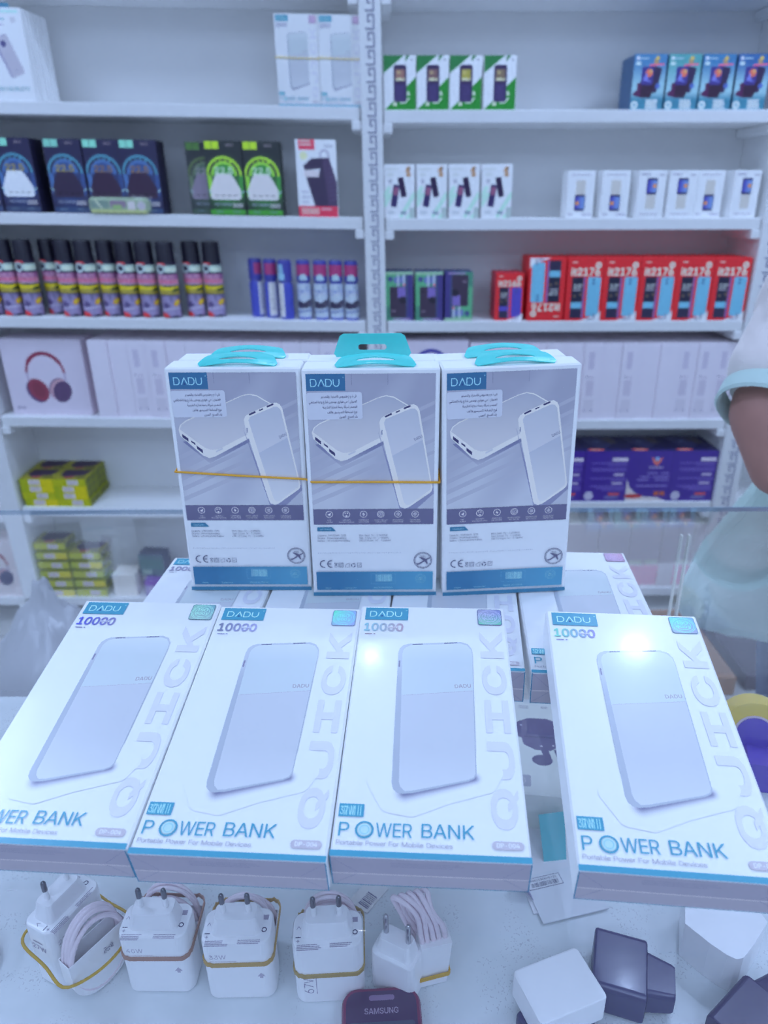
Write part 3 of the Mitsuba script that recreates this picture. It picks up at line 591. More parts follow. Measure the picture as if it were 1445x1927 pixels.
# row 2 left: dark blue and green power bank boxes
def bank_print(dark, arc, sq, num, body, foot, dim=1.):
    P = Print(ST); d = lambda c: np.asarray(c) * dim
    P.rect(0, 0, 96, 177, lambda x, y: mixc(d(dark[0]), d(dark[1]), np.clip(1 - np.hypot((x - 48) / 60, (y - 70) / 80), 0, 1)), grid=12)
    for r, c in ((46, arc[0]), (40, dark[0]), (34, arc[1]), (27, dark[1])): P.poly(Point(46, 96).buffer(r).intersection(sbox(2, 96, 94, 177)), d(c))
    P.poly([(2, 96), (12, 96), (14, 40), (4, 46)], d(arc[1])).poly([(94, 96), (84, 96), (82, 40), (92, 46)], d(dark[1]))
    for k in range(4): P.circ(26 + 13 * k, 133 - 3 * abs(k - 1.5), 3, d(arc[0]) * (.5 + .2 * k))
    P.rect(2, 158, 19, 176, d(sq)).rect(20.5, 158, 38, 176, d(sq)).text('3BOX', 56, 165, 5, d(S(130, 130, 165)), 600, fit=20, size=48)
    P.text('22.5', 22, 100, 16, d(num), 700, fit=48, size=64)
    P.poly(Polygon([(26, 98), (62, 98), (70, 88), (84, 62), (84, 44), (80, 40), (12, 40), (8, 44), (8, 62), (20, 88)]).buffer(2), d(body))
    for k in range(4): P.rect(18 + 16 * k, 47, 28 + 16 * k, 50, d(np.asarray(body) * .35))
    P.line([(2, 60), (9, 54)], 2.4, d(S(150, 200, 235))).line([(94, 60), (87, 54)], 2.4, d(S(150, 200, 235)))
    P.text('FAST CHARGING', 14, 24, 6, d(S(130, 150, 200)), 600, fit=46, size=48); P.text('20000', 62, 20, 10, d(S(172, 185, 225)), 700, fit=26, size=48)
    P.rect(2, 2, 94, 14, d(foot)).lines(16, 8, 24, 1, 3, 2, d(S(90, 120, 160))).lines(60, 8, 24, 1, 3, 2, d(S(90, 120, 160)))
    return P.ply(FRONT, 'gloss')
DK = (S(26, 26, 74), S(40, 68, 142)); DARC = (S(60, 128, 178), S(58, 100, 178))
NUM = S(132, 132, 84)
bw = bank_print(DK, DARC, S(112, 196, 205), NUM, SW, S(42, 60, 110)); bd = bank_print(DK, DARC, S(106, 184, 196), NUM, S(36, 26, 66), S(34, 58, 112)); bo = bank_print(DK, DARC, S(112, 196, 205), S(112, 96, 80), S(40, 24, 62), S(34, 58, 112))
db = carton(.0965, .075, .177, S(24, 26, 62))
for j, (x, p) in enumerate(((-1.086, bw), (-.986, bw), (-.862, bd), (-.762, bo), (-.666, bo))):
    place('power_bank_box', [('carton', db), ('front_print', p)], at(x, YS + (.012 if j in (2, 3) else .008 if j == 4 else 0), .2905, -.03 if j == 1 else 0), ('dark blue power bank box cut by the left edge of the photo', 'dark blue power bank box with a white bank pictured, left end of second shelf', 'first dark blue box with a black bank pictured, next to the white-bank one', 'middle one of the dark blue boxes showing a black bank, wrapped pack before it', 'dark blue box with a black bank at the right end of its row')[j], 'box', 'dark blue power bank boxes')
GK = (S(24, 34, 44), S(46, 130, 62)); GARC = (S(140, 200, 60), S(120, 190, 70))
gv = bank_print(GK, GARC, S(150, 235, 40), S(160, 205, 205), S(176, 190, 226), S(52, 140, 50)); gd = bank_print((S(36, 46, 62), S(58, 92, 90)), (S(82, 112, 82), S(90, 118, 110)), S(76, 132, 72), S(135, 145, 180), S(118, 120, 165), S(52, 80, 78))
gbx = carton(.0965, .05, .177, S(26, 36, 46))
for j, (x, y, p) in enumerate(((-.507, YS + .058, gd), (-.444, YS - .004, gv), (-.3455, YS - .004, gv))):
    place('power_bank_box', [('carton', gbx), ('front_print', p)], at(x, y, .2905), ('dull green power bank box set back at the left of the bright green pair', 'bright green power bank box, left one of the front pair', 'bright green power bank box, right one of the front pair, in loose film')[j], 'box', 'green power bank boxes')
def film_sheet(pts): return ply(hull(pts), bsdf='film')
P = Print(ST); P.rect(0, 0, 104, 184, SW).rect(8, 160, 50, 184, S(196, 60, 100)).lines(12, 178, 30, 2, 8, 4, S(225, 170, 200), .1).text('3BOX', 74, 166, 6, INK, 600, fit=22, size=48).circ(20, 146, 10, S(205, 205, 190))
P.circ(74, 148, 13, S(130, 138, 190), 4).poly([(18, 122), (40, 140), (86, 142), (104, 84), (104, 26), (44, 26), (24, 96), (56, 98), (62, 116), (22, 112)], S(42, 34, 78)).poly([(68, 140), (86, 142), (102, 84), (102, 28), (80, 28)], S(58, 48, 96))
for k in range(8): P.line([(84, 40 + 11 * k), (100 - k, 44 + 11 * k)], 2, S(74, 68, 122))
P.rect(20, 96, 58, 112, S(172, 182, 222)).lines(10, 58, 24, 3, 12, 4, S(150, 165, 215)).rect(0, 0, 104, 26, S(206, 44, 88)).text('50000', 8, 6, 15, S(235, 190, 215), 700, fit=46, size=64).lines(60, 16, 34, 1, 5, 6, S(228, 130, 170))
place('power_bank_box', [('carton', carton(.104, .05, .184, SW)), ('front_print', P.ply(FRONT, 'gloss'))], at(-.209, YS, .2905), 'white and red power bank box marked 50000', 'box')
# wrapped pack lying before the dark blue boxes
pk = tag(new('wrapped_pack'), 'green and grey packet in clear film lying before the dark blue boxes', 'packet')
PM = at(-.775, 2.068, .2905)
put(sub(pk, 'packet'), ply(cbox(.012, .172, .004, .034, .001, .040, .008), S(120, 150, 150), 'gloss'), PM)
P = Print(ST); P.rect(2, 0, 150, 8, S(150, 175, 140), 3).rect(4, 12, 50, 30, S(96, 128, 140), 4).rect(54, 14, 96, 30, S(112, 106, 150), 5).rect(60, 10, 84, 20, S(118, 160, 120), 3).rect(100, 8, 120, 29, S(172, 184, 220), 2).circ(136, 18, 11, S(160, 172, 212)).circ(136, 18, 6, S(126, 136, 180), 2).poly([(12, 32), (30, 10), (34, 12), (18, 33)], S(160, 185, 190))
put(sub(pk, 'print'), P.ply(Tr(.016, .0037, .002) @ FRONT, 'gloss'), PM)
u = np.linspace(0, 1, 26); g = np.array([(a, b) for b in np.linspace(0, 1, 9) for a in u])
nz = meshkit.fbm(np.c_[g * [9, 3], 0 * g[:, :1]], 3, 5) - .5
q = np.c_[-.002 + .188 * g[:, 0], .0 - .004 * nz - .004 * np.sin(PI * g[:, 1]), .0005 + .048 * g[:, 1] * (1 - .08 * np.abs(g[:, 0] * 2 - 1)) + .004 * nz]
fl = [(j*26+i, j*26+i+1, (j+1)*26+i+1) for j in range(8) for i in range(25)] + [(j*26+i, (j+1)*26+i+1, (j+1)*26+i) for j in range(8) for i in range(25)]
put(tag(sub(pk, 'film'), 'clear plastic film'), ply(raw(q, fl), bsdf='film', smooth=True), PM)
# row 2 right: white phone boxes
P = Print(ST); c = S(150, 205, 222); cl = sbox(0, 0, 79, 130)
for a, b in (((0, 32), (16, 58)), ((0, 52), (12, 74)), ((44, 6), (79, 60)), ((60, 0), (79, 22))): P.poly(LineString([a, b]).buffer(5).intersection(cl), c)
P.poly(sbox(66, 0, 79, 26), S(140, 170, 200))
P.poly(rr(47, 76, 15, 48, 3, 12), S(36, 28, 74)).poly(rr(28, 55, 16, 54, 3, -9), S(44, 40, 104)).poly(rr(30, 66, 12, 20, 3, -9), S(120, 80, 130)).circ(16, 90, 4, S(80, 86, 140), 1.6).poly([(54, 112), (60, 124), (68, 126), (66, 116), (70, 104), (64, 100), (56, 104), (62, 112)], S(150, 128, 116)).circ(66, 120, 3, S(96, 84, 84))
P.rect(4, 117, 36, 121, S(168, 190, 226), 1).rect(8, 104, 24, 109, S(168, 190, 226), 1).lines(8, 12, 26, 1, 3, 5, S(150, 172, 214)).lines(42, 14, 16, 2, 4, 3, S(100, 120, 170), .1)
wp, wb = P.ply(FRONT), carton(.0795, .05, .1305, SW)
for j, x in enumerate((.0195, .1048, .1905, .277)):
    place('phone_box', [('carton', wb), ('front_print', wp)], at(x, YS, .2905), ('white and mint phone box beside the middle upright, second shelf', 'second white and mint phone box from the middle upright', 'third white and mint phone box from the middle upright', 'rightmost white and mint phone box, empty board beside it')[j], 'phone box', 'white and mint phone boxes')
def slim_print(flip):
    P = Print(ST); f = (lambda y: 114 - y) if flip else (lambda y: y)
    P.rect(24, min(f(22), f(58)), 50, max(f(22), f(58)), S(162, 176, 205) , 2); P.rect(23, min(f(57), f(97)), 51, max(f(57), f(97)), S(40, 42, 96), 4)
    P.rect(25, min(f(62), f(92)), 49, max(f(62), f(92)), lambda x, y: mixc(S(52, 48, 180), S(100, 140, 225), (x - 25) / 24), grid=6).circ(44 if not flip else 30, f(78), 5, S(190, 130, 100))
    P.text('SAMSUNG', 5 if not flip else 44, f(104) - (0 if not flip else 4), 4, S(96, 98, 160), 650, fit=26, size=40); P.rect(54 if not flip else 6, f(105) - 2, 68 if not flip else 20, f(105) + 1, S(130, 140, 185)); P.rect(10, f(9) - 1, 62, f(9) + 1.2, S(140, 150, 195))
    return P.ply(FRONT)
ss, sb = [slim_print(False), slim_print(True)], carton(.074, .05, .115, SW)
for j, (x, y, yaw, fl_) in enumerate(((.503, YS + .004, .03, 1), (.595, YS, .02, 1), (.689, YS - .004, .05, 0), (.772, YS, .03, 0), (.849, YS + .008, .06, 1), (.944, YS, .12, 0))):
    place('phone_box', [('carton', sb), ('front_print', ss[fl_])], at(x, y, .2905, yaw), ('small white phone box standing upside down at the left of its row, beside empty board', 'second small white phone box, upside down, from the left', 'third small white phone box, the tallest looking, blue phone on top', 'fourth small white phone box from the left, upright', 'fifth small white phone box, upside down, touching the fourth', 'small white phone box turned a little, next to the right upright')[j], 'phone box', 'small white phone boxes on the second shelf')
# row 3 left: spray cans
CR = .0255
can_body = ply(lathe([(0, 0), (CR * .93, 0), (CR, .003), (CR, .142), (CR * .93, .149), (CR * .55, .153), (0, .153)], 22), S(20, 20, 52), 'gloss', 30)
can_cap = ply(lathe([(CR * .955, .1475), (CR * .965, .150), (CR * .93, .197), (CR * .86, .201), (0, .2015)], 22), S(16, 16, 40), 'gloss', 30)
P = Print(1.1e-4)
h_ = 1000 * CR * PI
P.rect(-h_ * .62, 1, h_ * .62, 148, S(22, 22, 62), grid=3)
P.rect(-36, 2, 34, 62, S(92, 92, 150), grid=3).poly([(-28, 20), (-20, 58), (-4, 62), (4, 40), (10, 60), (22, 52), (26, 30), (34, 22), (34, 6), (-30, 8)], S(118, 120, 185), grid=3).poly([(-24, 30), (-10, 26), (0, 34), (-14, 44)], S(70, 66, 130), grid=3).poly([(-30, 24), (30, 30), (32, 26), (-30, 20)], S(150, 158, 215), grid=3)
P.poly([(-30, 2), (-4, 2), (-10, 12), (-28, 16)], S(196, 50, 66), grid=3).poly([(4, 2), (18, 2), (18, 8), (6, 6)], S(26, 26, 70), grid=3)
P.poly(affinity.scale(Point(0, 0).buffer(9), 1.25, 1).intersection(sbox(-20, -20, 20, 20)), S(0, 0, 0)) if False else P.poly(affinity.translate(affinity.rotate(affinity.scale(Point(0, 0).buffer(9), 1.3, .8), 35), 20, 42), S(206, 140, 40), grid=3).poly(affinity.translate(affinity.rotate(affinity.scale(Point(0, 0).buffer(6), 1.3, .7), 35), 20, 42), S(190, 176, 60), grid=3)
P.rect(-34, 64, 34, 76, S(134, 134, 60), grid=3).poly([(-34, 76), (34, 76), (34, 86), (-2, 84), (-34, 88)], S(188, 180, 24), grid=3).poly([(8, 70), (34, 74), (34, 82), (12, 78)], S(34, 58, 40), grid=3)
P.rect(-36, 90, 36, 118, S(126, 84, 150), grid=3).rect(-36, 93, 34, 104, S(206, 132, 180), grid=3).text('MULTI', -30, 107, 8, S(206, 150, 200), 700, fit=50, size=48, grid=3).text('SPRAY', -26, 94.5, 8, S(150, 44, 110), 800, fit=50, size=48, grid=3).rect(-36, 89, 36, 91, S(170, 168, 215), grid=3)
P.rect(-4, 122, 32, 141, S(150, 186, 208), 5, grid=3).circ(-16, 132, 13, S(150, 180, 215)).poly([(-28, 142), (-20, 148), (-4, 148), (2, 141), (-16, 145)], S(196, 62, 86), grid=3).rect(0, 126, 28, 134, S(172, 205, 215), 2, grid=3)
cm, cc = P.wrap(CR)
can_label = ply(cm, cc, 'gloss')
def px(x): return x
CANX = [(-1.096, 0), (-1.041, 0), (-.985, 0), (-.934, .040), (-.875, 0), (-.820, .0), (-.765, .014), (-.708, 0), (-.654, 0), (-.594, -.006), (-.532, .028), (-.475, .028)]
for j, (x, dy) in enumerate(CANX):
    place('spray_can', [('can', can_body), ('cap', can_cap), ('label', can_label)], at(x + .006, YS + CR + .006 + dy, .0205, rng.uniform(-.2, .2) + .15), ('black-capped spray can cut by the left edge of the photo', 'second spray can from the left on the third shelf', 'third spray can from the left on the third shelf', 'spray can set back behind its neighbours, fourth from the left', 'fifth spray can from the left on the third shelf', 'sixth spray can from the left on the third shelf', 'seventh spray can from the left, a little set back', 'eighth spray can from the left on the third shelf', 'ninth spray can from the left on the third shelf', 'spray can right before the gap in the row, nearest the board edge', 'first spray can after the gap in the row', 'last spray can of the row, nearest the blue bottles')[j], 'spray can', 'black-capped spray cans', {'cap': 'black cap'})
BR_ = .0193
b_body = ply(lathe([(0, 0), (BR_ * .9, 0), (BR_, .004), (BR_, .092), (BR_ * .8, .100), (BR_ * .8, .104), (0, .104)], 20), S(52, 66, 190), 'gloss', 30)
b_cap = ply(lathe([(BR_ * .98, .1035), (BR_ * .98, .152), (BR_ * .86, .158), (0, .158)], 20), S(48, 56, 165), 'gloss', 30)
def sponge(kind):
    P = Print(1.1e-4)
    if kind == 2: P.rect(-8, 108, 8, 148, S(110, 165, 225), 4, grid=3).rect(-12, 106, 12, 124, S(120, 176, 235), 3, grid=3)
    else:
        P.rect(-24, 118, 24, 148, S(136, 50, 122), 2, grid=3); 
        if kind == 0: P.circ(0, 120, 8, S(140, 176, 220))
        if kind >= 3: P.poly([(-12, 106), (-10, 120), (4, 124), (12, 114), (12, 106)], S(138, 178, 224), grid=3)
    return P.wrap(BR_ * .985)
P = Print(1.1e-4); P.rect(-26, 6, 26, 98, S(150, 178, 228), 3, grid=3).rect(-24, 66, 24, 80, S(104, 130, 205), grid=3).text('Pulit', -22, 66, 12, S(176, 200, 240), 700, fit=42, size=48, grid=3).circ(10, 88, 5, S(74, 100, 180), 2).poly([(-24, 34), (-18, 52), (0, 46), (10, 52), (24, 56), (24, 36), (8, 32), (-10, 30)], S(44, 44, 84), grid=3).circ(14, 42, 5, S(130, 140, 180)).poly([(-22, 18), (22, 24), (22, 28), (-22, 22)], S(70, 92, 176), grid=3)
b_lab = ply(*P.wrap(BR_), 'gloss')
P = Print(1.1e-4); P.rect(-16, 6, 8, 98, S(172, 190, 228), 2, grid=3).lines(-8, 60, 8, 4, 12, 6, S(120, 130, 175)); b_lab2 = ply(*P.wrap(BR_), 'gloss')
bs = [ply(*sponge(k), 'gloss') for k in range(4)]
for j, (x, dy, yaw, lb, sp) in enumerate(((-.352, .045, 1.2, b_lab2, 0), (-.308, .03, .5, b_lab2, 1), (-.264, .004, -.6, b_lab2, 2), (-.213, .008, 0, b_lab, 3), (-.166, .004, 0, b_lab, 3), (-.1225, .004, 0, b_lab, 3), (-.0795, .002, 0, b_lab, 3))):
    place('cleaner_bottle', [('bottle', b_body), ('cap', b_cap), ('label', lb), ('sponge', bs[sp])], at(x + .002, YS + BR_ + .002 + dy, .0205, yaw), ('blue bottle at the left end, set back, its label turned away', 'second blue bottle, mostly red sponge in its cap, label turned away', 'blue bottle with a white nozzle in its cap', 'first blue bottle with its label facing front', 'second blue bottle with its label facing front', 'third blue bottle with its label facing front', 'blue bottle right beside the middle upright')[j], 'bottle', 'blue cleaner bottles on the third shelf')
# small white rag or chip beside the bottles
# row 3 right
def green_print():
    P = Print(ST); P.rect(0, 0, 77, 132, lambda x, y: mixc(mixc(S(70, 150, 130), S(40, 96, 110), (y < 40) * .6), S(48, 44, 130), np.clip((x - 30) / 34 - (y > 112) * .0, 0, 1)), grid=7)
    P.rect(0, 124, 77, 132, S(120, 170, 165)).circ(14, 112, 7, S(52, 66, 140)).rect(24, 102, 52, 118, S(84, 104, 190), 3)
    for x in (32, 48): P.rect(x, 92, x + 7, 124, S(140, 165, 215), 2)
    P.rect(50, 94, 55, 100, S(200, 80, 110)).rect(12, 8, 58, 92, S(46, 38, 72), 4).rect(34, 62, 56, 90, S(100, 92, 190), 3).circ(48, 56, 10, S(24, 20, 48)).circ(20, 80, 3, S(18, 16, 38)).rect(17, 24, 28, 28, S(108, 104, 146), 1).rect(20, 2, 68, 6, S(130, 120, 190))
    return P
gr, grb = green_print().ply(FRONT, 'gloss'), carton(.077, .08, .132, S(44, 60, 118))
grf = green_print().ply(Tr(.077, 0, .132) @ Ry(PI) @ FRONT, 'gloss')
for j, (x, y, p) in enumerate(((.0175, YS + .01, gr), (.101, YS + .004, gr), (.183, YS, grf))):
    place('phone_box', [('carton', grb), ('front_print', p)], at(x, y, .0205), ('green and purple phone box beside the middle upright, third shelf', 'middle one of the three green and purple phone boxes', 'green and purple phone box standing upside down, third shelf')[j], 'phone box', 'green and purple phone boxes')
RED = S(204, 30, 46)
def red_print(w, h, name, blue, small=False):
    P = Print(ST); P.rect(0, 0, w, h, RED); k = w / 100
    P.rect(12 * k, h * .92, 26 * k, h * .94, S(235, 170, 190))
    P.poly([(w, 0), (w, h * .16), (w * .88, h * .09), (w * .70, h * .055), (w * .42, 0)], SW).rect(w * .8, h * .02, w * .84, h * .11, INK).rect(w * .62, h * .015, w * .78, h * .035, INK)
    P.poly(sbox(14 * k, h * .04, 46 * k, h * .70), S(20, 24, 60)).rect(15 * k, h * .20, 45 * k, h * .30, blue).rect(16 * k, h * .05, 44 * k, h * .19, S(34, 32, 74)).text('2.0"', 20 * k, h * .52, h * .07, S(190, 200, 235), 700, fit=24 * k, size=48).rect(18 * k, h * .485, 42 * k, h * .50, S(150, 160, 200)).circ(24 * k, h * .40, 3 * k, S(110, 100, 90)).circ(40 * k, h * .42, 3 * k, S(110, 100, 90))
    P.rect(47 * k, h * .04, 51 * k, h * .70, S(96, 96, 190)).rect(52 * k, h * .04, 55 * k, h * .70, S(130, 70, 150)).poly(Polygon(rrect(36 * k, h * .64, 4 * k)), blue) if False else P.rect(47 * k, h * .04, 51 * k, h * .70, S(96, 96, 190)).rect(58 * k, h * .07, 94 * k, h * .70, blue, 4 * k).circ(74 * k, h * .655, 3.2 * k, S(40, 60, 130)).circ(74 * k, h * .60, 3.2 * k, S(40, 60, 130))
    P.poly([(w, 0), (w, h * .16), (w * .88, h * .09), (w * .70, h * .055), (w * .42, 0)], SW).rect(w * .8, h * .02, w * .84, h * .11, INK).rect(w * .62, h * .015, w * .78, h * .035, INK)
    P.text(name, 10 * k, h * .72, h * .125, S(242, 200, 220), 800, fit=80 * k, size=64).circ(84 * k, h * .885, h * .05, S(242, 200, 220)).circ(84 * k, h * .885, h * .02, S(170, 60, 90))
    return P
LB = S(92, 165, 226)
rp = red_print(100, 168, 'it2176', LB)
rb = carton(.1, .12, .168, S(176, 40, 58))
rpf = red_print(100, 168, 'it2176', LB).ply(Tr(.1, 0, .168) @ Ry(PI) @ FRONT, 'gloss'); rpn = rp.ply(FRONT, 'gloss')
for j, x in enumerate((.4155, .5205, .622, .7235, .8245, .9265)):
    place('phone_box', [('carton', rb), ('front_print', rpf if j == 0 else rpn)], at(x, YS - .004, .0205), ('red it2176 phone box standing upside down', 'red it2176 phone box right beside the upside-down one', 'third red it2176 phone box from the left', 'fourth red it2176 phone box from the left', 'second red it2176 phone box from the right', 'red it2176 phone box at the right end, by the upright')[j], 'phone box', 'red it2176 phone boxes')
place('phone_box', [('carton', carton(.078, .09, .128, S(150, 40, 70))), ('front_print', red_print(78, 128, 'it2166', S(66, 62, 190)).ply(FRONT, 'gloss'))], at(.325, YS + .006, .0205), 'small red it2166 phone box left of the big red ones', 'phone box')
# row 4: headphone boxes and rows of white boxes
def phones_print(band, cup, cup2, w, h, ox, oy, s, name):
    P = Print(ST); f = lambda p: [(ox + s * a, oy + s * b) for a, b in p]
    arc = [(56 * math.cos(t), 62 * math.sin(t)) for t in np.linspace(PI * .97, PI * .03, 24)]
    P.poly(LineString(f(arc)).buffer(3.4 * s), band).poly(LineString(f([p for p in arc if p[1] > 30])).buffer(5.6 * s), band)
    for e in (-1, 1): P.poly(LineString(f([(56 * e, 2), (54 * e, -26)])).buffer(2.6 * s), S(140, 140, 195))
    a = affinity.translate(affinity.rotate(affinity.scale(Point(0, 0).buffer(1), 28 * s, 36 * s), 32), ox - 30 * s, oy - 48 * s); b = affinity.translate(affinity.rotate(affinity.scale(Point(0, 0).buffer(1), 27 * s, 34 * s), -28), ox + 36 * s, oy - 50 * s)
    P.poly(affinity.translate(a, -6 * s, -5 * s), S(70, 60, 120)).poly(a, cup).poly(affinity.scale(a, .62, .72), np.asarray(cup) * .8).poly(affinity.translate(b, -6 * s, 6 * s), S(110, 92, 140)).poly(affinity.translate(b, -2 * s, 2 * s), S(160, 140, 180)).poly(affinity.translate(b, 4 * s, -3 * s), cup2)
    P.text(name, 16, 16, 8, S(96, 98, 150), 700, fit=24, size=48)
    return P
k = place('headphone_box', [('carton', carton(.235, .10, .223, S(166, 176, 226))), ('front_print', phones_print(S(112, 40, 80), S(112, 48, 84), S(70, 56, 108), 235, 223, 118, 122, .98, 'P9').ply(FRONT, 'gloss'))], at(-1.1, YS + .02, -.2665), 'white headphone box picturing dark red headphones', 'headphone box')
P = phones_print(S(50, 54, 160), S(56, 60, 160), S(60, 64, 150), 226, 232, 118, 148, .92, '  '); P.text('P9', 16, 200, 13, S(110, 116, 180), 600, fit=26, size=48)
place('headphone_box', [('carton', carton(.226, .10, .232, S(166, 176, 226))), ('front_print', P.ply(FRONT, 'gloss'))], at(.028, YS + .004, -.2665), 'white headphone box with a blue headband, behind the middle standing power bank box', 'headphone box')
SPC = [(S(176, 188, 236), False), (S(170, 183, 232), True)]
def spine(print_, h=.225, w=.0545):
    P = Print(ST); P.rect(0, 0, w * 1000, h * 1000, S(174, 187, 236))
    if print_:
        P.rect(14, 150, 30, 200, S(158, 168, 220)).rect(12, 70, 34, 118, S(160, 170, 220)).rect(8, 20, 38, 60, S(166, 178, 226)).circ(12, 26, 2.4, S(120, 128, 180)).circ(34, 26, 2.4, S(120, 128, 180)).rect(10, 126, 16, 129, S(96, 100, 150)).rect(18, 124, 34, 127, S(150, 156, 206))
    return P.ply(FRONT)
sp2 = [spine(False), spine(True)]
wbx = carton(.0545, .17, .225, S(172, 184, 232), c=.002)
side_shade = None
for j in range(14):
    place('white_box', [('carton', wbx), ('spine_print', sp2[int(j in (2, 3, 7, 11, 12))])], at(-.838 + .0553 * j, YS + (.004 if j % 3 else 0), -.2665), f'plain white box standing on end in the left fourth-shelf row, {("leftmost", "second", "third", "fourth", "fifth", "sixth", "seventh", "eighth", "ninth", "tenth", "eleventh", "twelfth", "thirteenth", "rightmost")[j]}' + ('' if j in (0, 13) else ' from the left'), 'box', 'white boxes in the left fourth-shelf row')
ORD = ('leftmost', 'second', 'third', 'fourth', 'fifth', 'sixth', 'seventh', 'eighth', 'ninth', 'tenth', 'eleventh', 'twelfth', 'thirteenth', 'rightmost')
for j in range(14):
    place('white_box', [('carton', wbx), ('spine_print', sp2[int(j in (6, 8, 11, 12, 13, 3))])], at(.259 + .0551 * j, YS + (.003 if j % 2 else 0), -.2665), f'plain white box standing on end in the right fourth-shelf row, {ORD[j]}' + ('' if j in (0, 13) else ' from the left'), 'box', 'white boxes in the right fourth-shelf row')
# row 5: lime boxes, purple boxes
P = Print(ST); LI = S(150, 165, 16)
P.rect(0, 0, 101, 22.4, lambda x, y: mixc(S(126, 150, 20), S(168, 172, 16), (x - 10) / 60), grid=14).rect(27, 3, 62, 20, S(165, 172, 205), 1.5).lines(31, 15, 26, 3, 4, 1.4, S(128, 134, 176))
lp1 = P.ply(FRONT)
P = Print(ST); P.rect(0, 0, 101, 22.4, S(140, 158, 20)).rect(44, 3, 78, 20, S(160, 168, 202), 1.5).lines(48, 15, 26, 3, 4, 1.4, S(128, 134, 176)); lp2 = P.ply(FRONT)
P = Print(ST); P.rect(0, 0, 101, 84, S(112, 120, 40)).poly([(14, 84), (96, 84), (86, 34), (28, 22), (10, 40)], S(44, 34, 70)).poly([(30, 22), (62, 28), (56, 12), (34, 8)], S(120, 50, 74)).poly([(66, 20), (96, 24), (96, 12), (70, 8)], S(62, 66, 40)); lpt = P.ply(TOP(.0224))
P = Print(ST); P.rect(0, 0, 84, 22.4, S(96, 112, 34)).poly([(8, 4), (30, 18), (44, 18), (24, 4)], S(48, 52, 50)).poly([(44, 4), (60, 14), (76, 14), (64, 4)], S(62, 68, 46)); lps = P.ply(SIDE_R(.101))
lb_ = carton(.101, .084, .0224, S(132, 150, 24), c=.0008)
def lime(x, y, z, lab, grp, top=False, fr=0):
    place('lime_box', [('carton', lb_), ('front_print', (lp1, lp2)[fr]), ('side_print', lps)] + ([('top_print', lpt)] if top else []), at(x, y, z), lab, 'box', grp)
for i in range(2):
    for r in range(2):
        for n in range(4):
            lime(-1.125 + .1015 * i + (.0 if n else .004), YS + .004 + .0845 * r, -.5505 + .0226 * n, f'lime green box, {("lowest", "second from below", "third from below", "topmost")[n]}, in the {("left", "right")[i]} {("front", "rear")[r]} stack under the headphone box', 'lime boxes under the headphone box', n == 3, int((n + i) % 3 == 1))
def purple_print(front):
    P = Print(ST); P.rect(0, 0, 136, 165, S(52, 34, 150)); lt = S(150, 152, 215)
    if front:
        P.poly([(0, 0), (0, 74), (10, 46), (30, 26), (60, 14), (100, 12), (128, 0)], S(170, 180, 215)).poly(affinity.translate(affinity.scale(Point(0, 0).buffer(1), 28, 7), 24, 16), S(150, 44, 60))
        P.poly([(68, 146), (76, 140), (86, 137), (96, 140), (104, 146), (98, 128), (86, 116), (74, 128)], S(176, 96, 110)).circ(86, 139, 7, S(110, 150, 225)).text('REDMAX', 86, 108, 7, lt, 700, 'c', fit=44, size=48)
        for y, a, b in ((90, 60, 92), (90, 104, 128), (78, 40, 70), (78, 78, 130), (68, 30, 66), (68, 86, 128), (48, 30, 126)): P.rect(a, y, b, y + 5, S(104, 100, 196), 1)
        P.rect(88, 18, 104, 32, S(150, 84, 70)).rect(107, 18, 122, 32, S(150, 84, 70))
    else:
        P.rect(84, 132, 132, 143, S(176, 184, 230), 3).rect(92, 84, 124, 92, S(150, 154, 215), 3).rect(88, 56, 122, 63, S(150, 154, 215), 3)
        for y, a in ((124, 20), (118, 70), (106, 20), (100, 24), (74, 20), (68, 84), (48, 22), (42, 40), (36, 60)): P.rect(a, y, 130, y + 3.4, S(92, 84, 190))
        P.circ(20, 18, 14, S(160, 172, 225)).circ(20, 18, 7, S(120, 130, 200), 2).rect(80, 20, 116, 27, S(196, 80, 80), 3).rect(70, 10, 112, 15, S(104, 118, 190))
    return P.ply(FRONT, 'gloss')
pf, pb2 = purple_print(True), purple_print(False)
P = Print(ST); P.rect(0, 0, 136, 145, S(34, 34, 104)).poly([(10, 145), (126, 145), (100, 70), (60, 20), (30, 60)], S(56, 62, 132)).poly([(70, 130), (110, 135), (120, 80), (96, 70)], S(74, 74, 96)).poly([(40, 90), (60, 110), (70, 80)], S(80, 100, 170)); pt1 = P
P.poly(affinity.translate(affinity.scale(Point(0, 0).buffer(1), 26, 11), 34, 14), S(190, 84, 90)).text('NEW', 20, 9, 9, S(230, 170, 180), 800, fit=28, size=40)
ptp = P.ply(TOP(.165), 'gloss'); pbx = carton(.1335, .146, .165, S(40, 30, 120))
for j, (x, p) in enumerate(((.484, pb2), (.6215, pb2), (.757, pf), (.8935, pb2))):
    place('purple_box', [('carton', pbx), ('front_print', p), ('top_print', ptp)], at(x, YS, -.5505), ('deep blue box half hidden behind the right standing power bank box', 'deep blue box with text and a white disc, left of the one with a shield', 'deep blue box with a shield emblem and a white curve at its foot', 'deep blue box with text beside the right upright')[j], 'box', 'deep blue boxes on the fifth right shelf')
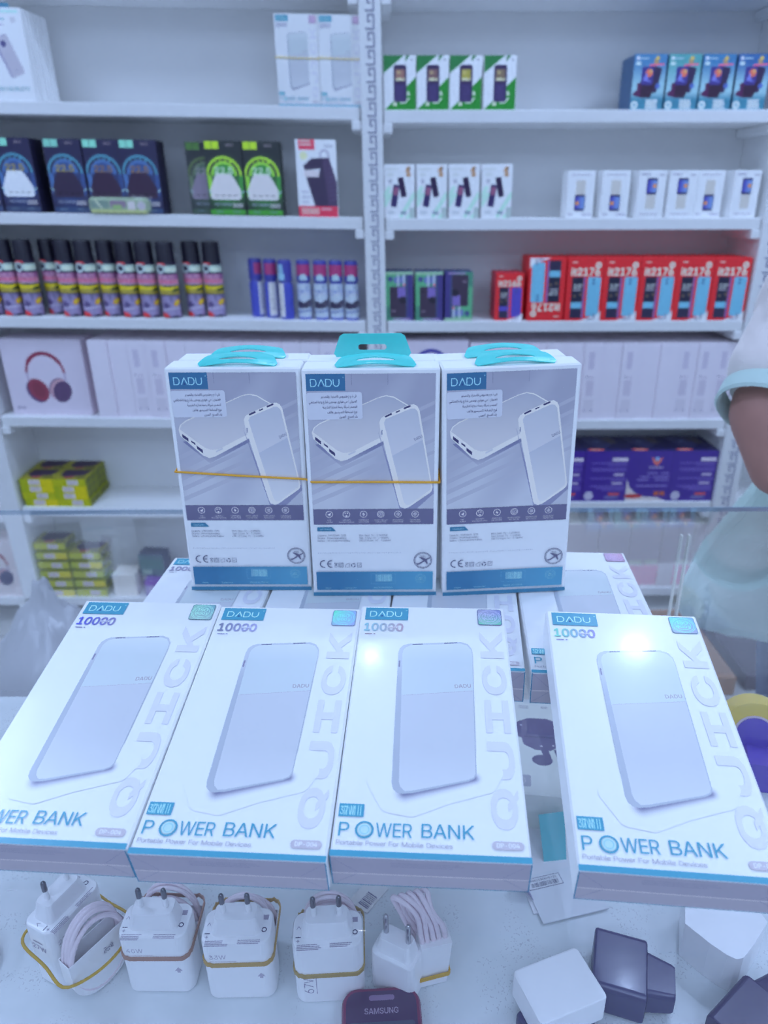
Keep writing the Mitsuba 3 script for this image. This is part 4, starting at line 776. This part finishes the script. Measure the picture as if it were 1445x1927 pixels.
# row 6, seen through the glass
for n in range(6): lime(-1.13, YS + .004, -.8845 + .0342 * n * 1.0, f'lime green box in the left stack on the lowest shelf, {ORD[n] if n else "lowest"} from below', 'lime boxes in the left stack on the lowest shelf', n == 5, n % 2)
for n in range(5): lime(-1.024, YS + .006, -.8845 + .0342 * n, f'lime green box in the right stack on the lowest shelf, {ORD[n] if n else "lowest"} from below', 'lime boxes in the right stack on the lowest shelf', n == 4, (n + 1) % 2)
place('white_box', [('carton', carton(.075, .07, .078, S(182, 194, 226)))], at(-.9, YS + .01, -.8845), 'small plain white box between the lime stacks and the green packet', 'box')
P = Print(ST); P.rect(0, 0, 84, 78, S(70, 100, 130)).rect(4, 24, 80, 60, S(64, 104, 126), 4).rect(8, 6, 40, 22, S(118, 150, 170), 3)
place('green_packet', [('carton', carton(.084, .06, .078, S(62, 74, 118))), ('front_print', P.ply(FRONT, 'gloss'))], at(-.816, YS + .045, -.8845 + .058, -.1), 'dark green glossy packet on the purple and dark boxes of the lowest shelf', 'packet')
P = Print(ST); P.rect(0, 0, 100, 56, S(112, 108, 190)).rect(0, 40, 100, 57, S(104, 66, 186)).lines(8, 30, 60, 4, 8, 3, S(160, 165, 220))
place('purple_packet', [('carton', carton(.1, .10, .057, S(94, 70, 170))), ('front_print', P.ply(FRONT, 'gloss'))], at(-.795, YS + .006, -.8845, .05), 'purple and lilac box at the right of the lowest left shelf', 'box')
wb6 = carton(.0505, .17, .229, S(186, 197, 232), c=.002)
P = Print(ST); P.rect(0, 0, 50.5, 229, S(170, 182, 222)); w6a = P.ply(FRONT)
P = Print(ST); P.rect(0, 0, 50.5, 229, S(170, 182, 222)).rect(0, 6, 50.5, 78, S(186, 150, 200)).rect(4, 84, 46, 98, S(190, 200, 230)); w6b = P.ply(FRONT)
for j in range(9):
    place('white_box', [('carton', wb6), ('spine_print', w6b if j in (4, 5, 7) else w6a)], at(.588 + .0512 * j, YS + .003 * (j % 2), -.8842), f'white box behind the glass on the lowest right shelf, {ORD[j] if j < 8 else "rightmost"}' + (' from left' if 0 < j < 8 else ''), 'box', 'white boxes on the lowest right shelf')
# ------------------------------------------------------------------ goods on the display board, under the glass
ZB = -.2198
CW = np.array([.76, .76, .775]); BK = O(52, 54, 110)
pin_m = cat(tube([(0, 0, 0), (0, 0, .0095)], .0020, 10))
pin_tip = tube([(0, 0, .0095), (0, 0, .0165), (0, 0, .0178), (0, 0, .0188)], [.0020, .0020, .0017, .0008], 10)
def plug_base(w, d, h):
    return hull([(x, y, 0) for x, y in rrect(w, d, .005)] + [(x, y, h * .9) for x, y in rrect(w * .84, d * .78, .004)] + [(x, y, h) for x, y in rrect(w * .80, d * .72, .004)])
def charger_parts(text='', side=False, col=CW, tip=N(120, 120, 128)):
    body = slab(.052, .030, .062, .008, .0022)
    pl = moved(plug_base(.038, .020, .0145), Tr(0, .001, .0615))
    pr = [('body', ply(body, col, 'gloss', 35)), ('plug_base', ply(pl, col, 'gloss', 35))]
    for s in (-1, 1):
        pr.append(('pin_sleeve', ply(moved(pin_m, Tr(s * .0095, .001, .0755)), col, 'gloss', True)))
        pr.append(('pin', ply(moved(pin_tip, Tr(s * .0095, .001, .0755)), tip, 'metal', True)))
    g = O(132, 140, 186)
    P = Print(); P.lines(-22, -12.6, 18, 4, 1.3, .6, g).lines(2, -12.4, 18, 3, 1.3, .6, g); P.rect(-23.4, -6.6, -19.4, -6, O(60, 62, 110)).line([(-21.4, -10.4), (-21.4, -8)], .5, g).line([(-22.6, -9.2), (-20.2, -9.2)], .5, g).circ(20.5, -4, 2, O(60, 62, 110), .7).rect(18.6, 4, 22.6, 8, g)
    P.line([(-22.8, 0), (-21.4, 2.4), (-20, 0)], .4, g)
    pr.append(('rating_print', P.ply(TOP(.062))))
    P = Print()
    if side: P.text(text, 0, 0, 7, O(120, 128, 178), 350, rot=90); P.rect(2, -1, 2.6, 20, O(140, 148, 196))
    else: P.text(text, -20, 0, 4.2, O(150, 160, 204), 500); P.rect(-20, -3, 0, -2.4, O(165, 175, 215))
    P.poly([(14, -36 + 16), (17, -32 + 16), (20, -36 + 16), (18.2, -36 + 16), (18.2, -38 + 16), (15.8, -38 + 16), (15.8, -36 + 16)], O(150, 160, 206)) if not side else None
    q = P.ply(Tr(-.012 if side else 0, -.0150, .012 if side else .046) @ FRONT)
    pr.append(('wattage_print', q))
    return pr
def band_path(w, d, r, z, n=6):
    p = rrect(w, d, r, n); return np.array([(x, y, z + .0012 * math.sin(3 * i)) for i, (x, y) in enumerate(p)])
def band(w, d, r, z, col):
    p = band_path(w, d, r, z); a, b = p.copy(), p.copy(); a[:, 2] -= .0018; b[:, 2] += .0018
    n = len(p); o = p.copy(); c = p[:, :2].mean(0); q = p[:, :2] - c; q /= np.linalg.norm(q, axis=1, keepdims=True)
    v = np.vstack([a, b, a + np.c_[q * .0011, 0 * q[:, :1]], b + np.c_[q * .0011, 0 * q[:, :1]]]); f = []
    for i in range(n):
        j = (i + 1) % n
        for s, e in ((2, 3), (3, 1), (1, 0), (0, 2)): f += [(s*n+i, s*n+j, e*n+j), (s*n+i, e*n+j, e*n+i)]
    return ply(raw(v, f), col, 'card')
def coil(nl, w, h, th, r, seed):
    """a charging cable wound in upright oval turns"""
    g = np.random.default_rng(seed); ms = []
    for k in range(nl):
        y = (k - (nl - 1) / 2) * th / nl; a = np.linspace(0, 2 * PI, 40)[:-1]
        sw, shh = w * g.uniform(.82, 1.), h * g.uniform(.84, 1.)
        ms.append(tube(np.c_[sw / 2 * np.cos(a), y + .0008 * np.sin(a + k), h / 2 + (shh - h) / 2 + shh / 2 * np.sin(a)] + [0, 0, r], r, 8, True))
    return cat(*ms)
def sleeve(w, h, th, cut=.72):
    """a flat paper holder with round ends, open at the top"""
    g = Polygon([(x, y + h / 2) for x, y in rrect(w, h, w * .48, 10)]); g = g.intersection(sbox(-w, -1, w, h * cut))
    sh_ = affinity.scale(g, 1, 1)
    m = extrude(g.difference(g.buffer(-.0005)).intersection(sbox(-w, -1, w, h * cut - .0006)), th)
    f1 = extrude(g, .0005); f2 = moved(f1, Tr(0, 0, th))
    return moved(cat(m, f1, f2), Tr(0, -th / 2, 0) @ M4((1, 0, 0), (0, 0, 1), (0, 1, 0), (0, 0, 0)))
tex = lambda: None
CH = [(-.1795, .377, -.03, '45W', False), (-.1165, .371, .0, '33W', False), (-.0488, .367, .03, '67W', True)]
CHL = ['white charger with a brownish rubber band, second from the left', 'white 33W charger with a yellow rubber band, between two other chargers', 'white 67W charger, its marking running upwards, right before a barcode sticker']
BCOL = [O(138, 120, 128), O(150, 138, 100), O(142, 136, 104)]
cable_c = O(190, 198, 240)
for i, (x, y, yw, t, sd) in enumerate(CH):
    M = Rz(yw, (x, y, ZB))
    place('wall_charger', charger_parts(t, sd), M, CHL[i], 'charger', 'white wall chargers under the glass', {'pin': 'metal pin'})
    single('rubber_band', band(.0522, .0532, .008, 0, BCOL[i]), ('brownish rubber band round the second charger from the left', 'yellow rubber band round the 33W charger', 'dull yellow rubber band round the 67W charger')[i], 'rubber band', M @ Tr(0, .0115, .040 - .008 * (i == 2)))
    place('charging_cable', [('cable', ply(coil(5, .046, .062, .012, .0017, i), cable_c, 'card', True)), ('holder', ply(sleeve(.048, .060, .0145, .55), CW, 'card'))], M @ Tr(0, .0268, .0006), ('coiled white cable held behind the second charger from the left', 'coiled white cable held behind the 33W charger', 'coiled white cable held behind the 67W charger')[i], 'cable', 'coiled cables behind the chargers')
# leftmost charger, turned, with its cable in an oval paper holder beside it
M = Rz(math.radians(64), (-.2575, .394, ZB))
place('wall_charger', charger_parts('27W'), M, 'white charger turned sideways at the left, its cable in an oval holder', 'charger', 'white wall chargers under the glass', {'pin': 'metal pin'})
P = Print(); P.text('27W', 0, 0, 5, O(140, 150, 200), 500, rot=0, anchor='c'); P.rect(-5, 8, 5, 9, O(150, 160, 204))
put(labels and sub('wall_charger_003', 'side_print'), P.ply(Tr(-.0262, 0, .040) @ M4((0, -1, 0), (0, 0, 1), (-1, 0, 0), (0, 0, 0))), M)
M2 = Rz(math.radians(55), (-.2290, .3745, ZB))
k = place('charging_cable', [('cable', ply(coil(4, .047, .072, .011, .0021, 9), cable_c, 'card', True)), ('holder', ply(sleeve(.050, .074, .013, .62), CW, 'card'))], M2 @ Tr(.0, 0, .0008), 'coiled white cable in an oval paper holder beside the leftmost charger', 'cable')
P = Print(); r = random.Random(3)
for a in range(9):
    for b in range(6):
        if r.random() < .55: P.rect(a * 1.0, b * 1.0, a + .8, b + .8, O(96, 102, 150))
put(sub(k, 'code_print'), P.ply(Tr(.002, -.0072, .032) @ Ry(.1) @ FRONT), M2)
hp = np.array([(-.2860, .3790), (-.2600, .3590), (-.2420, .3480), (-.2360, .3500), (-.2075, .3910), (-.2090, .3980), (-.2330, .4150), (-.2470, .4235), (-.2790, .3990)])
u = np.linspace(0, 1, 25)[:-1]
bp = spline(np.c_[hp, [-.178, -.185, -.190, -.190, -.186, -.186, -.186, -.186, -.180]], 48, True)
single('rubber_band', ply(tube(bp, .0012, 6, True), O(160, 146, 70), 'card', True), 'yellow rubber band holding the leftmost charger and its cable', 'rubber band')
# small charger with an upright sheaf of cable
M = Rz(.22, (.027, .372, ZB))
arcs = []
for i in range(5):
    x = -.010 + .0042 * i
    arcs.append(tube(spline([(x + .006, -.004, .030), (x + .002, -.004, .060), (x - .008, -.003, .088 + .002 * (i % 2)), (x - .016 + .002 * i, .002, .092), (x - .014, .006, .080), (x - .004, .007, .050), (x + .004, .007, .030)], 26), .0021, 8))
k = place('charging_cable', [('cable', ply(cat(*arcs), cable_c, 'card', True)), ('holder', ply(hull([(a * .012 + .004 * (z > .02), b * .009, z) for a in (-1, 1) for b in (-1, 1) for z in (.0005, .044)]), CW, 'card'))], M, 'upright sheaf of white cable in a paper sleeve behind the dark red phone', 'cable')
M = Rz(-.5, (.003, .366, ZB)) @ Tr(0, 0, .0)
place('wall_charger', [('body', ply(slab(.036, .024, .040, .005, .002), CW, 'gloss', 35)), ('plug_base', ply(moved(plug_base(.030, .018, .013), Tr(0, 0, .0395)), CW, 'gloss', 35))] + [('pin', ply(moved(cat(pin_m, pin_tip), Tr(s * .0093, 0, .052)), N(190, 190, 196), 'metal', True)) for s in (-1, 1)], M, 'small white charger behind the dark red phone', 'charger', None, {'pin': 'metal pin'})
single('rubber_band', band(.0265, .021, .003, 0, O(170, 150, 70)), 'yellow rubber band round the paper sleeve of the upright cable', 'rubber band', Rz(.22, (.027, .372, ZB)) @ Tr(.001, 0, .012))
# dark red mobile phone lying face up
M = Rz(.035, (-.0085, .3005, ZB))
k = tag(new('mobile_phone'), 'dark red slide phone lying face up, its screen switched off', 'phone')
put(sub(k, 'body'), ply(moved(slab(.0585, .108, .0145, .012, .004, 8), Tr(0, 0, 0)), O(96, 34, 88), 'wrap', 35), M)
P = Print(); P.poly(rr(0, 0, 52, 100, 9), O(54, 34, 88)); P.rect(-24, -20, 24, 28, O(54, 66, 104), 2).rect(-9, 43, 10, 47, O(108, 96, 152), 1.8); P.text('SAMSUNG', 0, 33.5, 4.2, O(126, 122, 168), 650, 'c', fit=25)
put(tag(sub(k, 'face'), 'dark face with a screen'), P.ply(TOP(.0146), 'wrap'), M)
# white and black adapters at the right
place('black_adapter', [('body', ply(slab(.05, .034, .0125, .005, .003), BK, 'gloss', 35))], Rz(.5, (.117, .331, ZB)), 'black adapter mostly hidden under a white block', 'charger')
place('white_adapter', [('body', ply(slab(.055, .041, .024, .004, .0015), CW, 'gloss', 35))], Rz(.335, (.1195, .3385, ZB + .0127)), 'white block adapter resting on a black one', 'charger')
def lying_charger(col, tip, w=.050, l=.039, t=.030):
    pr = [('body', ply(moved(slab(t, w, l, .005, .002), M4((0, 0, 1), (0, 1, 0), (-1, 0, 0), (-l / 2, 0, t / 2))), col, 'gloss', 35)),
          ('plug_base', ply(moved(plug_base(.024, .036, .020), M4((0, 0, 1), (0, 1, 0), (-1, 0, 0), (-l / 2 - .0, 0, t / 2)) @ np.diag([1, 1, -1, 1.])), col, 'gloss', 35))]
    for s in (-1, 1):
        m = M4((0, 0, 1), (0, 1, 0), (-1, 0, 0), (-l / 2 - .0198, s * .0093, t / 2)) @ np.diag([1, 1, -1, 1.])
        pr += [('pin_sleeve', ply(moved(pin_m, m), col, 'gloss', True)), ('pin', ply(moved(pin_tip, m), tip, 'metal', True))]
    return pr
place('wall_charger', lying_charger(BK, N(170, 170, 180)), Rz(-.335, (.2075, .3465, ZB)), 'black wall charger lying with its two pins to the left', 'charger', None, {'pin': 'metal pin'})
place('wall_charger', lying_charger(O(48, 46, 98), N(170, 170, 180), .046, .05), Rz(.62, (.2935, .345, ZB)), 'black wall charger cut by the right edge of the photo', 'charger')
g = [(0, 0), (.012, -.016), (.021, -.0255), (.026, -.0285), (.031, -.0275), (.044, -.017), (.062, .0), (.056, .03), (.012, .03)]
place('white_adapter', [('body', ply(moved(extrude(Polygon(g).buffer(.001, quad_segs=3), .0365), Tr(.229, .3835, ZB)), CW, 'gloss', 35))], np.eye(4), 'white adapter with a notched front behind the right black chargers', 'charger')
place('white_adapter', [('body', ply(slab(.07, .05, .012, .003, .0012), CW, 'gloss', 35))], Rz(.72, (.283, .302, ZB)), 'flat white adapter in the lower right corner of the photo', 'charger')
# white earbuds box, cards and stickers
M = Rz(-.16, (.0735, .5205, ZB))
P = Print(); 
P.poly(Polygon([(46, 92), (50, 100), (60, 106), (78, 107), (88, 103), (92, 96), (91, 84), (86, 78), (88, 68), (80, 62), (66, 62), (56, 68), (54, 78), (48, 80)]).buffer(2), O(84, 84, 140)).line([(55, 79), (90, 80)], 1.2, O(60, 58, 110)).circ(52, 96, 1.2, O(160, 170, 220)).circ(72, 66, 1.1, O(180, 190, 235)).circ(84, 68, 1.1, O(180, 190, 235))
P.poly(affinity.translate(affinity.scale(Point(0, 0).buffer(1), 10, 7.5), 72, 46), O(78, 78, 134)).poly([(70, 64), (78, 64), (82, 46), (76, 42)], O(84, 84, 140)).poly([(84, 62), (90, 62), (92, 48), (88, 46)], O(70, 70, 126)).rect(40, 9, 60, 24, O(140, 156, 196), 2).circ(50, 16.5, 5, O(165, 180, 215), .8)
P.lines(50, 127, 14, 2, 3, 1, O(135, 145, 190)).lines(74, 128, 8, 2, 2, .8, O(135, 145, 190))
place('earbuds_box', [('carton', ply(cbox(0, .1, 0, .134, 0, .0445, .0012), O(182, 205, 235), 'gloss')), ('front_print', P.ply(TOP(.0445), 'gloss'))], M, 'white earbuds box with black earbuds pictured, seen between the front boxes', 'box')
single('teal_tab', ply(hull([(.137, .497, ZB + .033), (.162, .5005, ZB + .033), (.139, .472, ZB + .001), (.160, .474, ZB + .001), (.137, .4965, ZB + .032), (.162, .4999, ZB + .032)]), O(70, 165, 205), 'gloss'), 'small teal plastic tab hanging before the earbuds box', 'tab')
P = Print(); P.rect(1.4, 1.4, 33.6, 12.6, O(70, 76, 130)).rect(1.9, 1.9, 33.1, 12.1, O(184, 205, 244)); r = random.Random(8); x = 5
while x < 30: w = r.choice((.4, .6, .9)); P.rect(x, 3, x + w, 7.4, O(52, 56, 110)); x += w + r.choice((.4, .5, .8))
P.text('8901030075731', 5, 8.6, 1.9, O(70, 76, 130), 500, fit=25, size=40)
lc = P
single('paper_card', ply(bx(-.03, .03, -.045, .045, 0, .0012), O(182, 202, 242)), 'plain white card on the board between the two right front boxes', 'card', Rz(.16, (.142, .470, ZB + .0002)))
k = place('barcode_card', [('card', ply(bx(0, .06, -.03, .016, 0, .001), O(178, 200, 240))), ('print', lc.ply(TOP(.0011)))], Rz(.22, (.119, .440, ZB + .0016)), 'white card with a framed barcode, half under the right front box', 'card')
single('folded_card', ply(hull([(.112, .455, ZB), (.120, .441, ZB), (.124, .4305, ZB), (.110, .440, ZB + .016), (.1105, .456, ZB + .012)]), O(112, 120, 176)), 'small folded grey card beside the barcode card', 'card')
P = Print(); r = random.Random(5)
for i in range(9): P.rect(3 + i * 1.6, 2, 3 + i * 1.6 + r.choice((.5, .9)), 12, O(78, 84, 140))
place('barcode_card', [('card', ply(bx(0, .03, 0, .02, 0, .0008), O(186, 205, 240))), ('print', P.ply(TOP(.0009)))], Rz(.9, (-.022, .425, ZB + .0003)), 'little barcode sticker behind the 67W charger', 'card')
# clear packet at the left edge
k = tag(new('clear_packet'), 'clear plastic packet with a white cable at the left edge of the board', 'packet')
g_ = np.array([(a, b) for b in np.linspace(-1, 1, 11) for a in np.linspace(-1, 1, 11)]); nz = meshkit.fbm(np.c_[g_ * 3.1, 0 * g_[:, :1]], 3, 11)
q = np.c_[-.348 + .045 * g_[:, 0], .412 + .036 * g_[:, 1], ZB + .002 + .030 * np.clip(1 - np.max(np.abs(g_), 1) ** 3, 0, 1) * (.55 + nz)]
f_ = [(j*11+i, j*11+i+1, (j+1)*11+i+1) for j in range(10) for i in range(10)] + [(j*11+i, (j+1)*11+i+1, (j+1)*11+i) for j in range(10) for i in range(10)]
put(tag(sub(k, 'film'), 'clear film'), ply(raw(q, f_), bsdf='film', smooth=True))
put(tag(sub(k, 'cable'), 'white cable coil'), ply(moved(coil(3, .05, .045, .009, .0022, 3), Tr(-.345, .41, ZB + .006) @ Rx(PI / 2)), cable_c, 'card', True))
# tape dispenser
k = tag(new('tape_dispenser'), 'blue-violet tape dispenser holding a yellow tape roll, right of the front boxes', 'tape dispenser')
ax = np.array([-.30, -.93, .20]); ax /= np.linalg.norm(ax); ex_ = np.cross([0, 0, 1.], ax); ex_ /= np.linalg.norm(ex_); ey_ = np.cross(ax, ex_)
RM = M4(ex_, ey_, ax, (.385, .602, -.182))
VI = O(78, 66, 196)
prof = [(.020, -.012), (.034, -.012), (.034, .012), (.020, .012), (.020, -.012)]
put(tag(sub(k, 'tape_roll'), 'yellow adhesive tape'), ply(lathe(prof, 40), O(186, 180, 96), 'wrap', 40), RM)
put(tag(sub(k, 'core'), 'pale core ring'), ply(lathe([(.0178, -.0122), (.0200, -.0122), (.0200, .0128), (.0178, .0128), (.0178, -.0122)], 32), O(180, 182, 230), 'gloss', 40), RM)
body = hull([(x + .03 * (z > .02), y, z) for x, y in ((-.034, -.026), (.07, -.026), (.07, .026), (-.034, .026)) for z in (0, .004)] + [(-.026, -.02, .030), (-.02, .02, .030), (.05, -.020, .024), (.05, .02, .024)])
put(sub(k, 'body'), ply(body, VI, 'wrap', 35), Rz(-.2, (.392, .574, ZB)))
put(sub(k, 'hub'), ply(lathe([(0, -.013), (.0176, -.013), (.0176, .014), (.012, .016), (0, .016)], 32), VI, 'wrap', 40), RM)
put(tag(sub(k, 'tape_end'), 'loose clear tape end'), ply(raw([(.378, .605, -.153), (.392, .605, -.152), (.386, .603, -.139), (.372, .604, -.142), (.396, .606, -.145)], [(0, 1, 2), (0, 2, 3), (1, 4, 2)]), bsdf='film'))
# ------------------------------------------------------------------ floor behind the counter
v = trimesh.creation.icosphere(4, 1.0).vertices; ff = trimesh.creation.icosphere(4, 1.0).faces
dd = 1 + .28 * (meshkit.fbm(v * 2.2 + 9, 4, 21) - .5) + .18 * (np.abs(meshkit.noise(v * 5 + 3, 8) - .5))
vv = v * dd[:, None] * [.17, .15, .33]; vv[:, 2] = np.maximum(vv[:, 2], -.24)
neck = np.clip((vv[:, 2] - .16) / .16, 0, 1); vv[:, :2] *= (1 - .6 * neck)[:, None]
single('plastic_bag', ply(raw(vv, ff), O(150, 168, 205), 'gloss', True), 'pale plastic bag standing on the floor behind the counter at the left', 'bag', Tr(-.70, 1.28, FLOOR + .241))
for i, (x, y, a, c) in enumerate(((.80, 1.62, .0, (150, 128, 120)), (1.0, 1.64, .0, (74, 68, 96)), (1.2, 1.62, .0, (140, 118, 112)))):
    place('cardboard_box', [('carton', ply(cbox(0, .16, 0, .36, 0, .06 - .012 * i, .002), O(*c), 'matte')), ('flap', ply(bx(.004, .156, .02, .34, .0602 - .012 * i, .0615 - .012 * i), O(*[q * .9 for q in c]), 'matte'))], Rz(a, (x, y, FLOOR + .0005)), ('brown flat carton on the floor under the lowest right shelf', 'dark flat carton between two brown ones on the floor', 'brown flat carton nearest the counter on the floor')[i], 'box', 'flat cartons on the floor')
# headphone box on the neighbouring shelf at the far left
place('headphone_box', [('carton', carton(.2, .09, .2, S(176, 186, 226))), ('front_print', phones_print(S(120, 44, 70), S(64, 62, 120), S(48, 52, 112), 200, 200, 128, 112, .82, 'P9').ply(FRONT, 'gloss'))], at(-1.40, YS, -.8845), 'white headphone box on the lowest shelf beyond the left upright', 'headphone box')
# ------------------------------------------------------------------ the shop assistant at the right, elbow on the counter's edge
def limb(js, rs, size=.012, it=14):
    parts = []
    sph = lambda p, r: m3.Manifold.sphere(r, 20).translate([float(q) for q in p])
    for (a, b) in js:
        parts.append(m3.Manifold.batch_hull([sph(*rs[a]), sph(*rs[b])]))
    return parts
def solid(parts, size=.010, it=20):
    m = m3.Manifold.batch_boolean(parts, m3.OpType.Add).refine_to_length(size).to_mesh()
    t = trimesh.Trimesh(m.vert_properties[:, :3], m.tri_verts, process=True)
    trimesh.smoothing.filter_taubin(t, .5, .52, it); return t
J = {'pelvis': ((.85, 1.08, -.20), .135), 'waist': ((.85, 1.06, -.02), .120), 'chest': ((.80, 1.03, .18), .135), 'chest2': ((.775, .995, .245), .105), 'neck': ((.78, .95, .345), .055), 'head0': ((.785, .925, .44), .078), 'head1': ((.785, .905, .515), .092), 'jaw': ((.785, .865, .425), .050),
     'sh_l': ((.572, .955, .200), .062), 'el_l': ((.498, .838, .026), .0415), 'el2_l': ((.487, .862, .085), .0525), 'arm_l': ((.515, .900, .145), .0545), 'wr_l': ((.72, .745, .045), .027), 'fa_l': ((.575, .815, .042), .040), 'hand_l': ((.80, .735, .040), .026),
     'sh_r': ((.955, .985, .225), .062), 'el_r': ((1.02, .93, .0), .043), 'wr_r': ((.88, .76, .040), .027), 'hand_r': ((.82, .77, .078), .026),
     'hip_l': ((.77, 1.09, -.24), .105), 'kn_l': ((.755, 1.05, -.53), .062), 'an_l': ((.76, 1.10, -.865), .042), 'toe_l': ((.73, .98, -.915), .035), 'heel_l': ((.765, 1.13, -.912), .036),
     'hip_r': ((.93, 1.09, -.24), .105), 'kn_r': ((.96, 1.06, -.53), .062), 'an_r': ((.96, 1.11, -.865), .042), 'toe_r': ((.98, .99, -.915), .035), 'heel_r': ((.955, 1.14, -.912), .036)}
B = [('pelvis', 'waist'), ('waist', 'chest'), ('chest', 'chest2'), ('chest2', 'neck'), ('neck', 'head0'), ('head0', 'head1'), ('head0', 'jaw'), ('chest2', 'sh_l'), ('chest2', 'sh_r'),
     ('sh_l', 'arm_l'), ('arm_l', 'el2_l'), ('el2_l', 'el_l'), ('el_l', 'fa_l'), ('fa_l', 'wr_l'), ('wr_l', 'hand_l'), ('sh_r', 'el_r'), ('el_r', 'wr_r'), ('wr_r', 'hand_r'),
     ('pelvis', 'hip_l'), ('hip_l', 'kn_l'), ('kn_l', 'an_l'), ('an_l', 'heel_l'), ('heel_l', 'toe_l'), ('pelvis', 'hip_r'), ('hip_r', 'kn_r'), ('kn_r', 'an_r'), ('an_r', 'heel_r'), ('heel_r', 'toe_r')]
parts = limb(B, J)
sph = lambda p, r: m3.Manifold.sphere(r, 14).translate([float(q) for q in p])
# face: nose, brow, ears; fingers and thumbs, each a short chain
parts += [m3.Manifold.batch_hull([sph((.785, .818, .475), .011), sph((.785, .830, .505), .009)]), sph((.692, .915, .475), .016), sph((.878, .915, .475), .016), m3.Manifold.batch_hull([sph((.755, .830, .512), .012), sph((.815, .830, .512), .012)])]
for (hx, hy, hz, s) in ((.80, .735, .040, 1), (.82, .77, .078, -1)):
    for n in range(4):
        o = np.array([hx + s * .012, hy - .024 + .015 * n, hz - .002]); ln = (.030, .036, .034, .026)[n]
        p1, p2 = o + [s * ln, 0, -.006], o + [s * ln * 1.7, .0, -.016]
        parts += [m3.Manifold.batch_hull([sph(o, .009), sph(p1, .0085)]), m3.Manifold.batch_hull([sph(p1, .0085), sph(p2, .0075)])]
    parts.append(m3.Manifold.batch_hull([sph((hx - s * .01, hy - .02, hz), .010), sph((hx + s * .022, hy - .048, hz), .009)]))
body = solid(parts, .011, 16)
pk_ = tag(new('person'), 'person in a white and mint T-shirt leaning an elbow by the counter', 'person')
SK = O(140, 112, 128) ; SKc = np.clip(O(150, 122, 132), 0, 1)
bn = meshkit.fbm(body.vertices * 40, 3, 4)
put(sub(pk_, 'body'), ply(body, SKc[None] * (.9 + .2 * bn)[:, None], 'skin', True))
def grown(names, extra, r, size=.012, it=10, cutz=None):
    ps = []
    for a, b in names: ps.append(m3.Manifold.batch_hull([sph(J[a][0], J[a][1] + r), sph(J[b][0], J[b][1] + r)]))
    ps += extra; return solid(ps, size, it)
hem = m3.Manifold.batch_hull([sph((.515, .985, -.255), .045), sph((.62, 1.10, -.26), .07), sph((.98, 1.03, -.36), .07), sph((.96, 1.15, -.30), .08), sph((.85, 1.06, .0), .14), sph((.66, 1.0, -.06), .06)])
shirt = grown([('waist', 'chest'), ('chest', 'chest2'), ('chest2', 'sh_l'), ('chest2', 'sh_r')], [hem,
    m3.Manifold.batch_hull([sph((.572, .955, .205), .068), sph((.506, .890, .128), .0595)]), m3.Manifold.batch_hull([sph((.955, .985, .225), .072), sph((.985, .962, .13), .066)])], .013)
nv = shirt.vertices
wr = meshkit.fbm(nv * [14, 9, 22] + meshkit.noise(nv * 6, 2)[:, None] * 1.5, 3, 31) - .5
shirt.vertices = nv + shirt.vertex_normals * ((wr + .42) * .017)[:, None]
mint = np.clip((.16 - shirt.vertices[:, 2]) / .22, 0, 1)
put(tag(sub(pk_, 'shirt'), 'white and mint T-shirt'), ply(shirt, mixc(O(196, 208, 240), O(158, 196, 222), mint), 'matte', True))
# ribbed cuff round the upper arm
d_ = np.array(J['el2_l'][0]) - np.array(J['sh_l'][0]); d_ /= np.linalg.norm(d_)
e1 = np.cross(d_, [0, 0, 1.]); e1 /= np.linalg.norm(e1); e2 = np.cross(d_, e1)
cf = lathe([(.0565, -.014), (.0605, -.011), (.0615, .010), (.0585, .0135), (.0555, .010), (.0545, -.010), (.0565, -.014)], 40)
put(tag(sub(pk_, 'cuff'), 'pale blue sleeve cuff'), ply(cf, O(166, 206, 236), 'matte', 40), M4(e1, e2, d_, np.array((.502, .888, .128)) + d_ * .050))
trs = grown([('pelvis', 'hip_l'), ('hip_l', 'kn_l'), ('kn_l', 'an_l'), ('pelvis', 'hip_r'), ('hip_r', 'kn_r'), ('kn_r', 'an_r')], [], .016)
put(tag(sub(pk_, 'trousers'), 'dark blue-grey trousers'), ply(trs, O(72, 90, 140), 'matte', True))
shoe = grown([('heel_l', 'toe_l')], [], .006); shoe2 = grown([('heel_r', 'toe_r')], [], .006)
put(sub(pk_, 'shoe'), ply(shoe, N(40, 40, 44), 'card', True)); put(sub(pk_, 'shoe'), ply(shoe2, N(40, 40, 44), 'card', True))
hr = solid([sph((.785, .925, .52), .098), sph((.785, .955, .47), .085)], .012, 6); hr.vertices[:, 1] = np.maximum(hr.vertices[:, 1], .868 + .35 * np.clip(.515 - hr.vertices[:, 2], 0, 1))
put(tag(sub(pk_, 'hair'), 'short black hair'), ply(hr, N(26, 24, 26), 'matte', True))
for s in (-1, 1):
    put(sub(pk_, 'eye'), ply(moved(trimesh.creation.icosphere(2, .0105), Tr(.785 + s * .030, .826, .488)), N(235, 235, 235), 'gloss', True))
put(sub(pk_, 'mouth'), ply(moved(trimesh.creation.icosphere(2, 1.), Tr(.785, .821, .437) @ np.diag([.022, .006, .006, 1])), N(150, 90, 90), 'skin', True))
